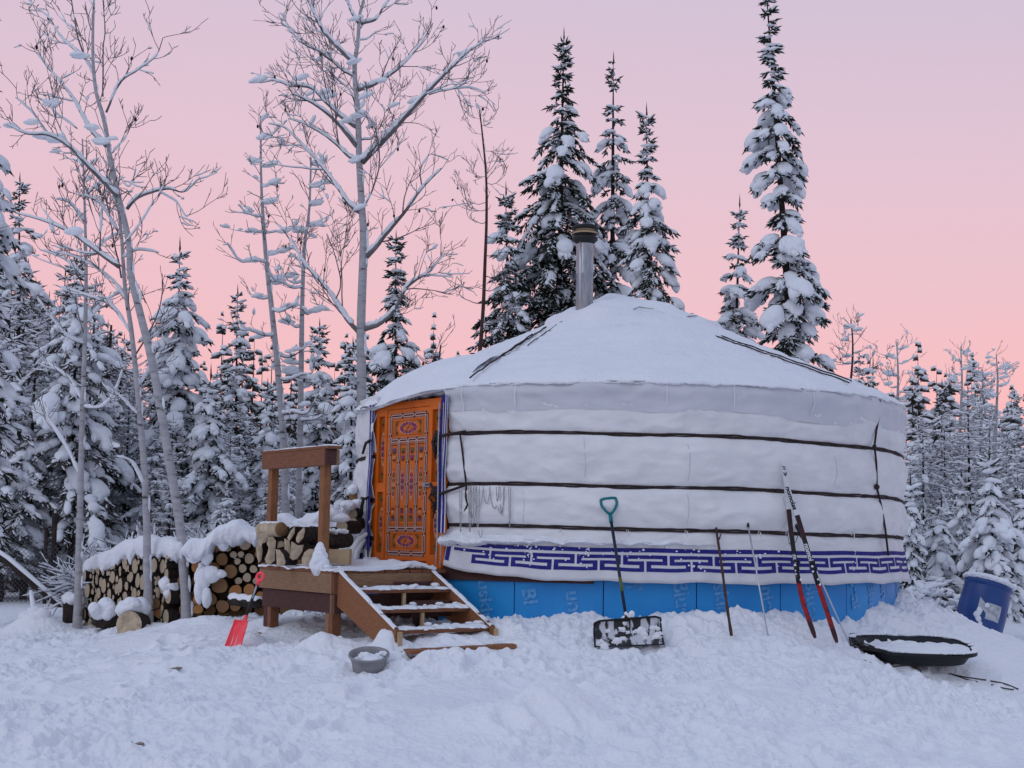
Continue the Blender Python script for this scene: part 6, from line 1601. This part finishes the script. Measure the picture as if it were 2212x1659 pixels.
for pts, r0, r1, dy in ((z3((950, 1600), (1010, 1540), (1100, 1430), (1200, 1310), (1300, 1170), (1420, 1045)), .062, .010, -.6), (z3((1300, 1170), (1285, 1060), (1340, 965)), .018, .006, -.2),
        (z3((910, 1320), (840, 1260), (770, 1160), (680, 1040), (580, 930), (450, 800), (345, 770)), .050, .006, .5), (z3((925, 1010), (1000, 930), (1100, 830), (1200, 720), (1310, 600), (1420, 490), (1520, 390), (1600, 320), (1700, 260)), .072, .006, -.8),
        (z3((1340, 590), (1440, 560), (1590, 545), (1690, 580)), .016, .005, -.2), (z3((1460, 480), (1540, 580), (1610, 670)), .012, .004, .1), (z3((900, 1010), (830, 960), (720, 860), (580, 780), (470, 740)), .045, .006, .5),
        (z3((895, 910), (820, 820), (740, 730), (620, 640), (500, 580)), .058, .008, -.5), (z3((890, 790), (790, 720), (700, 640), (600, 550), (480, 540), (380, 510), (290, 520)), .050, .006, .6),
        (z3((900, 560), (980, 535), (1080, 480), (1180, 400), (1280, 290), (1365, 150)), .050, .006, .4), (z3((880, 400), (800, 320), (700, 210), (640, 110), (590, 0), (560, -60)), .052, .010, -.4),
        (z3((880, 480), (800, 430), (700, 340), (560, 270), (480, 190), (440, 100)), .032, .006, .5), (z3((908, 150), (860, 80), (830, 0), (820, -80)), .035, .012, -.2), (z3((915, 150), (1010, 120), (1060, 50), (1120, -30)), .035, .010, .3),
        (z3((900, 250), (960, 240), (1020, 190)), .015, .004, 0), (z3((930, 1300), (990, 1180), (1030, 1020), (1020, 850), (960, 700)), .022, .006, -.5), (z3((920, 870), (1000, 850), (1060, 720), (1040, 650)), .018, .004, .4),
        (z4((1110, 720), (1200, 690), (1290, 600), (1370, 450), (1490, 370), (1600, 250)), .060, .006, -.4), (z4((1370, 470), (1430, 420), (1480, 390), (1660, 400)), .014, .004, -.3), (z4((1070, 740), (1000, 660), (920, 540), (850, 440), (750, 330), (640, 150), (560, 60)), .055, .006, .5),
        (z4((930, 530), (960, 430), (920, 250), (870, 120)), .018, .005, .2), (z3((900, 700), (850, 560), (760, 480), (700, 380)), .02, .005, .2)):
    k2 = dict(kw); 
    if r0 < .03: k2.update(lev=3, dens=6)
    A.limb(pts, r0, r1, dy=dy, thick=1.15, **k2)
for q in ((905, 715, .09), (940, 970, .08), (895, 990, .08), (835, 745, .08), (690, 570, .075), (730, 590, .07), (600, 580, .06), (945, 590, .08), (280, 490, .09), (550, 480, .07), (990, 780, .06), (1120, 650, .06), (1555, 330, .07), (870, 380, .08), (890, 110, .07), (910, 1285, .07), (1250, 625, .07), (1050, 500, .06)):
    A.lump(PP(*z3((q[0], q[1]))[0], 20.45), q[2], (1, 0, .4))
A.done('bare_poplar', 'tallest bare poplar with a straight pale trunk rising beside the awning', z4((1075, 2250), (1085, 1650), (1088, 1000), (1085, 700), (1100, 250), (1100, 100)) + z3((925, 1300), (908, 1000), (900, 700), (885, 550), (880, 400), (900, 250), (910, 100), (935, 0), (950, -120)), .078, .016)
B = Bare(16.8, 2); kw = dict(lev=3, dens=6, Lf=.58, cones=.02, lumps=.006)
for pts, r0, r1, dy in ((z1((660, 910), (560, 800), (480, 650), (400, 540), (300, 420), (235, 330)), .034, .005, .4), (z1((740, 1230), (640, 1130), (540, 1030), (430, 920), (300, 850), (160, 840), (30, 780)), .045, .005, -.6), (z1((590, 480), (530, 370), (440, 290), (370, 220), (320, 130), (245, 60)), .022, .005, .3),
        (z1((530, 370), (480, 230), (460, 120), (440, 0), (420, -60)), .018, .006, .2), (z1((660, 700), (720, 560), (760, 500), (850, 440), (960, 350), (1000, 230)), .022, .005, -.4), (z1((640, 600), (640, 480), (640, 300), (650, 200), (640, 0)), .016, .006, .3),
        (z1((790, 1300), (850, 1230), (950, 1190), (1050, 1170), (1140, 1190), (1235, 1110)), .032, .005, -.3), (z1((1000, 1200), (1100, 1260), (1160, 1350), (1200, 1300)), .010, .004, .1), (z1((740, 1660), (600, 1560), (450, 1450), (300, 1380), (100, 1320)), .04, .006, .6),
        (z1((770, 1520), (870, 1400), (950, 1280), (965, 1250)), .014, .004, -.3), (z1((480, 800), (350, 700), (280, 620)), .012, .004, .2), (z1((430, 920), (330, 700), (290, 560)), .012, .004, -.2), (z1((720, 1050), (800, 1160), (850, 1050)), .010, .004, 0), (z1((300, 850), (200, 700), (100, 610)), .014, .004, -.2),
        (z1((700, 950), (780, 850), (830, 720)), .014, .004, .3), (z1((620, 1560), (640, 1250), (680, 1000)), .016, .005, .5)):
    B.limb(pts, r0, r1, dy=dy, thick=1.1, **kw)
for q in ((320, 640, .085), (60, 780, .06), (270, 840, .09), (340, 860, .09), (200, 760, .06), (470, 1440, .08), (570, 790, .06), (640, 880, .08), (700, 860, .05), (490, 340, .08)): B.lump(PP(*z1((q[0], q[1]))[0], 16.7), q[2])
B.done('bare_poplar', 'leaning bare poplar whose trunk stands in the snow right of the left woodpile', [(405, 1325), (397, 1230), (388, 1130), (356, 938), (329, 785), (306, 690), (283, 595), (280, 537)] + z1((780, 1400), (740, 1230), (690, 1000), (650, 760), (600, 580), (580, 400), (578, 200), (585, 0), (590, -120)), .060, .010)
D_ = Bare(17.0, 3); kw = dict(lev=3, dens=7, Lf=.45, lumps=.03)
for pts in ([(300, 900), (262, 860), (225, 835)], [(297, 840), (320, 800), (345, 760)], [(283, 720), (240, 660), (190, 640), (130, 620)], [(275, 650), (235, 600), (170, 560), (110, 545)], [(262, 560), (300, 540), (345, 545)], [(312, 1050), (285, 1000), (250, 985)], [(255, 500), (215, 440), (180, 420)], [(290, 770), (330, 700), (350, 640), (352, 600)], [(262, 600), (250, 540), (235, 460), (225, 400)]):
    D_.limb(pts, .018, .005, dy=fr_.uniform(-.5, .5), thick=1.3, **kw)
D_.done('bare_poplar', 'pale trunked poplar standing in front of the middle of the woodpile', [(322, 1325), (318, 1230), (317, 1130), (312, 1020), (303, 905), (293, 800), (283, 709), (270, 620), (263, 518), (255, 450), (240, 400)], .052, .012)
E = Bare(18.6, 4)
for pts in ([(180, 870), (150, 820), (110, 790), (85, 770)], [(183, 745), (140, 720), (80, 640)], [(185, 700), (230, 650), (300, 620)], [(178, 880), (220, 880), (250, 840), (262, 800)], [(186, 600), (140, 560), (90, 540)], [(186, 560), (230, 520), (270, 500)], [(182, 480), (150, 440), (120, 430)], [(180, 430), (210, 400), (240, 395)], [(175, 1030), (140, 960), (100, 900), (70, 870)], [(178, 360), (160, 330), (150, 330)], [(178, 380), (200, 350), (210, 345)]):
    E.limb(pts, .020, .005, lev=3, dens=7, Lf=.42, dy=fr_.uniform(-.5, .5), thick=1.4, lumps=.05, cones=.05)
E.done('bare_poplar', 'leftmost pale trunk standing at the left end of the woodpile', [(168, 1335), (170, 1230), (172, 1130), (178, 900), (183, 747), (186, 595), (183, 450), (178, 300)], .054, .010)
def midpop(Y, seed, trunk, label, n, lumps, r0, Lf=.9, half=110, snow=.9, bark='bark_pale', group=None, dens=3.2, top_bias=0):
    M_ = Bare(Y, seed); T = np.array(trunk, float)
    for k in range(n):
        f = .20 + .78 * (k + M_.r.random()) / n; i = f * (len(T) - 1); a = T[int(i)] + (T[min(int(i) + 1, len(T) - 1)] - T[int(i)]) * (i % 1); s_ = M_.r.choice([-1, 1]); L = half * (1.15 - f) ** .6 * M_.r.uniform(.45, 1.15)
        pts = [a, a + [s_ * L * .3, L * M_.r.uniform(-.05, .12)], a + [s_ * L * .65, -L * M_.r.uniform(0, .2)], a + [s_ * L * .9, -L * M_.r.uniform(.15, .5)], a + [s_ * L, -L * M_.r.uniform(.4, .8)]]
        M_.limb([tuple(p) for p in pts], r0 * .42 * (1.2 - f), .004, lev=3, dens=dens * 1.6, Lf=Lf * .5, cones=.03, dy=M_.r.uniform(-.9, .9), thick=1.5 if lumps else .8, snow=snow, lumps=lumps)
        if lumps:
            for q in range(M_.r.integers(1, 4)):
                t = M_.r.uniform(.2, 1); p = np.array(pts[0]) + (np.array(pts[-2]) - np.array(pts[0])) * t; M_.lump(PP(p[0], p[1] + L * .05, Y), M_.r.uniform(.045, .085), (1, 0, .2))
    return M_.done('bare_poplar', label, trunk, r0, .012, group, bark=bark)
midpop(21.5, 11, [(618, 1130), (613, 965), (601, 808), (587, 669), (575, 560), (568, 470), (564, 382), (563, 250)], 'snow clotted young poplar left of the porch rail, taller of the close pair', 17, .16, .062, half=105)
midpop(21.8, 12, [(645, 1120), (648, 965), (651, 773), (653, 650), (658, 530), (668, 450), (672, 340)], 'snow clotted young poplar behind the porch rail, shorter of the close pair', 13, .18, .055, half=95)
midpop(26, 13, [(1020, 860), (1035, 770), (1043, 680), (1048, 560), (1051, 470), (1050, 380), (1043, 300), (1036, 238)], 'thin bare birch without snow between the yurt roof and the tall spruces', 17, 0, .045, half=72, snow=.05, bark='stick', dens=4.2)
midpop(30, 14, [(1830, 880), (1840, 800), (1842, 740), (1838, 690)], 'small bare sapling beside the right eave under the tallest spruce', 7, .08, .03, half=48, snow=.3, bark='stick', dens=4)
for i, (px, ty, Y, h, lb) in enumerate(((1937, 738, 33, 70, 'forked snowy poplar top right of the yurt eave'), (2075, 750, 36, 52, 'thin frosty larch beyond the right side of the yurt, left of two'), (2152, 765, 35, 60, 'frosty spire of a larch near the right picture edge'), (2120, 800, 37, 50, 'pale branching poplar between the two frosty larches'))):
    midpop(Y, 20 + i, [(px - 8, 1180), (px - 4, 1000), (px, 900), (px + 3, 820), (px, ty)], lb, 15, .2, .06, half=h, dens=3.4)
midpop(22, 31, [(945, 900), (950, 830), (948, 790), (952, 745)], 'thin bare treetop showing over the roof edge left of the middle', 6, 0, .02, half=30, snow=.1, bark='stick')
# brush pile right of the yurt
t = thing('brush_pile', 'low pile of snow covered brushwood between the yurt and the barrel', 'brush pile', PP(2010, 1300, 22)); r = np.random.default_rng(8); g_ = Geo(); s_ = Geo(); O, D, Sz = [], [], []
for k in range(110):
    px, py, Y = r.uniform(1955, 2110), r.uniform(1235, 1325), r.uniform(20.5, 24); gz = g1(*PP(px, py, Y)[:2]); c = np.array([PP(px, py, Y)[0], Y, gz + r.uniform(.02, .38) * math.exp(-((px - 2020) / 55) ** 2)]); d = unit([r.normal(), r.normal() * .5, r.normal() * .25]); L = r.uniform(.25, .8)
    P = np.array([c + d * L * (t_ - .5) + [0, 0, .12 * L * math.sin(t_ * 3)] for t_ in np.linspace(0, 1, 7)]) + r.normal(0, .01, (7, 3)); g_.tube(P, r.uniform(.007, .016), 4)
    for i in range(1, 6): 
        if r.random() < .8: O.append(P[i] + [0, 0, .03]); D.append(d); Sz.append([L * .12, .05, .035])
for k in range(46):
    px, Y = r.uniform(1960, 2100), r.uniform(20.8, 24); x = PP(px, 1280, Y)[0]; O.append([x, Y, g1(x, Y) + r.uniform(.0, .30) * math.exp(-((px - 2020) / 55) ** 2)]); D.append([1, 0, r.normal() * .2]); Sz.append(list(np.array([.22, .16, .09]) * r.uniform(.6, 1.3)))
rng = np.random.default_rng(9); blobs(s_, np.array(O), np.array(D), np.array(Sz), 2, .25)
obj('branches', g_, 'bark_trunk', t); obj('snow', s_, 'snow', t)
# dark stumps of the far trunks in the left forest: slim bare trunks
t0 = None
for k in range(18):
    px = fr_.uniform(-60, 420); Y = fr_.uniform(25, 34); loc = tree_at(px, Y)
    if t0 is None:
        t0 = thing('dead_spruce', 'slim dark bare spruce trunk in the shade of the left forest', 'tree', loc, 'slim dark trunks in the left forest'); g_ = Geo(); s_ = Geo(); g_.tube([(0, 0, -.3), (.02, 0, 2.5), (0, .03, 5)], [.065, .05, .02], 8); O, D, Sz = [], [], []
        r = np.random.default_rng(4)
        for q in range(60):
            z = r.uniform(.6, 5); a = r.uniform(0, 6.28); L = r.uniform(.25, .8); d = unit([math.cos(a), math.sin(a), r.uniform(-.7, .0)]); g_.tube([(0, 0, z), tuple(np.array([0, 0, z]) + d * L * .5), tuple(np.array([0, 0, z - .06]) + d * L)], [.010, .007, .004], 3, caps=False)
            for v in (.4, .75): O.append(np.array([0, 0, z + .015]) + d * L * v); D.append(d); Sz.append([L * .22, .02, .014])
        blobs(s_, np.array(O), np.array(D), np.array(Sz), 1, .25)
        for nm, gg_, m_ in (('trunk', g_, 'bark_trunk'), ('snow', s_, 'snow_tree')): o = bpy.data.objects.new(nm, gg_.mesh(nm, m_, True)); C.objects.link(o); o.parent = t0
    else: dup(t0, loc, fr_.uniform(0, 6.28), fr_.uniform(.8, 1.25), 'slim dark bare spruce trunk in the shade of the left forest', 'slim dark trunks in the left forest')

for o in list(bpy.data.objects):
    if o.parent is not None and o.type == 'MESH' and o.name.split('.')[0] in ('snow', 'snow_clumps', 'band_snow', 'curtain_snow', 'cord_loops', 'seed_cones'): o['kind'] = 'stuff'
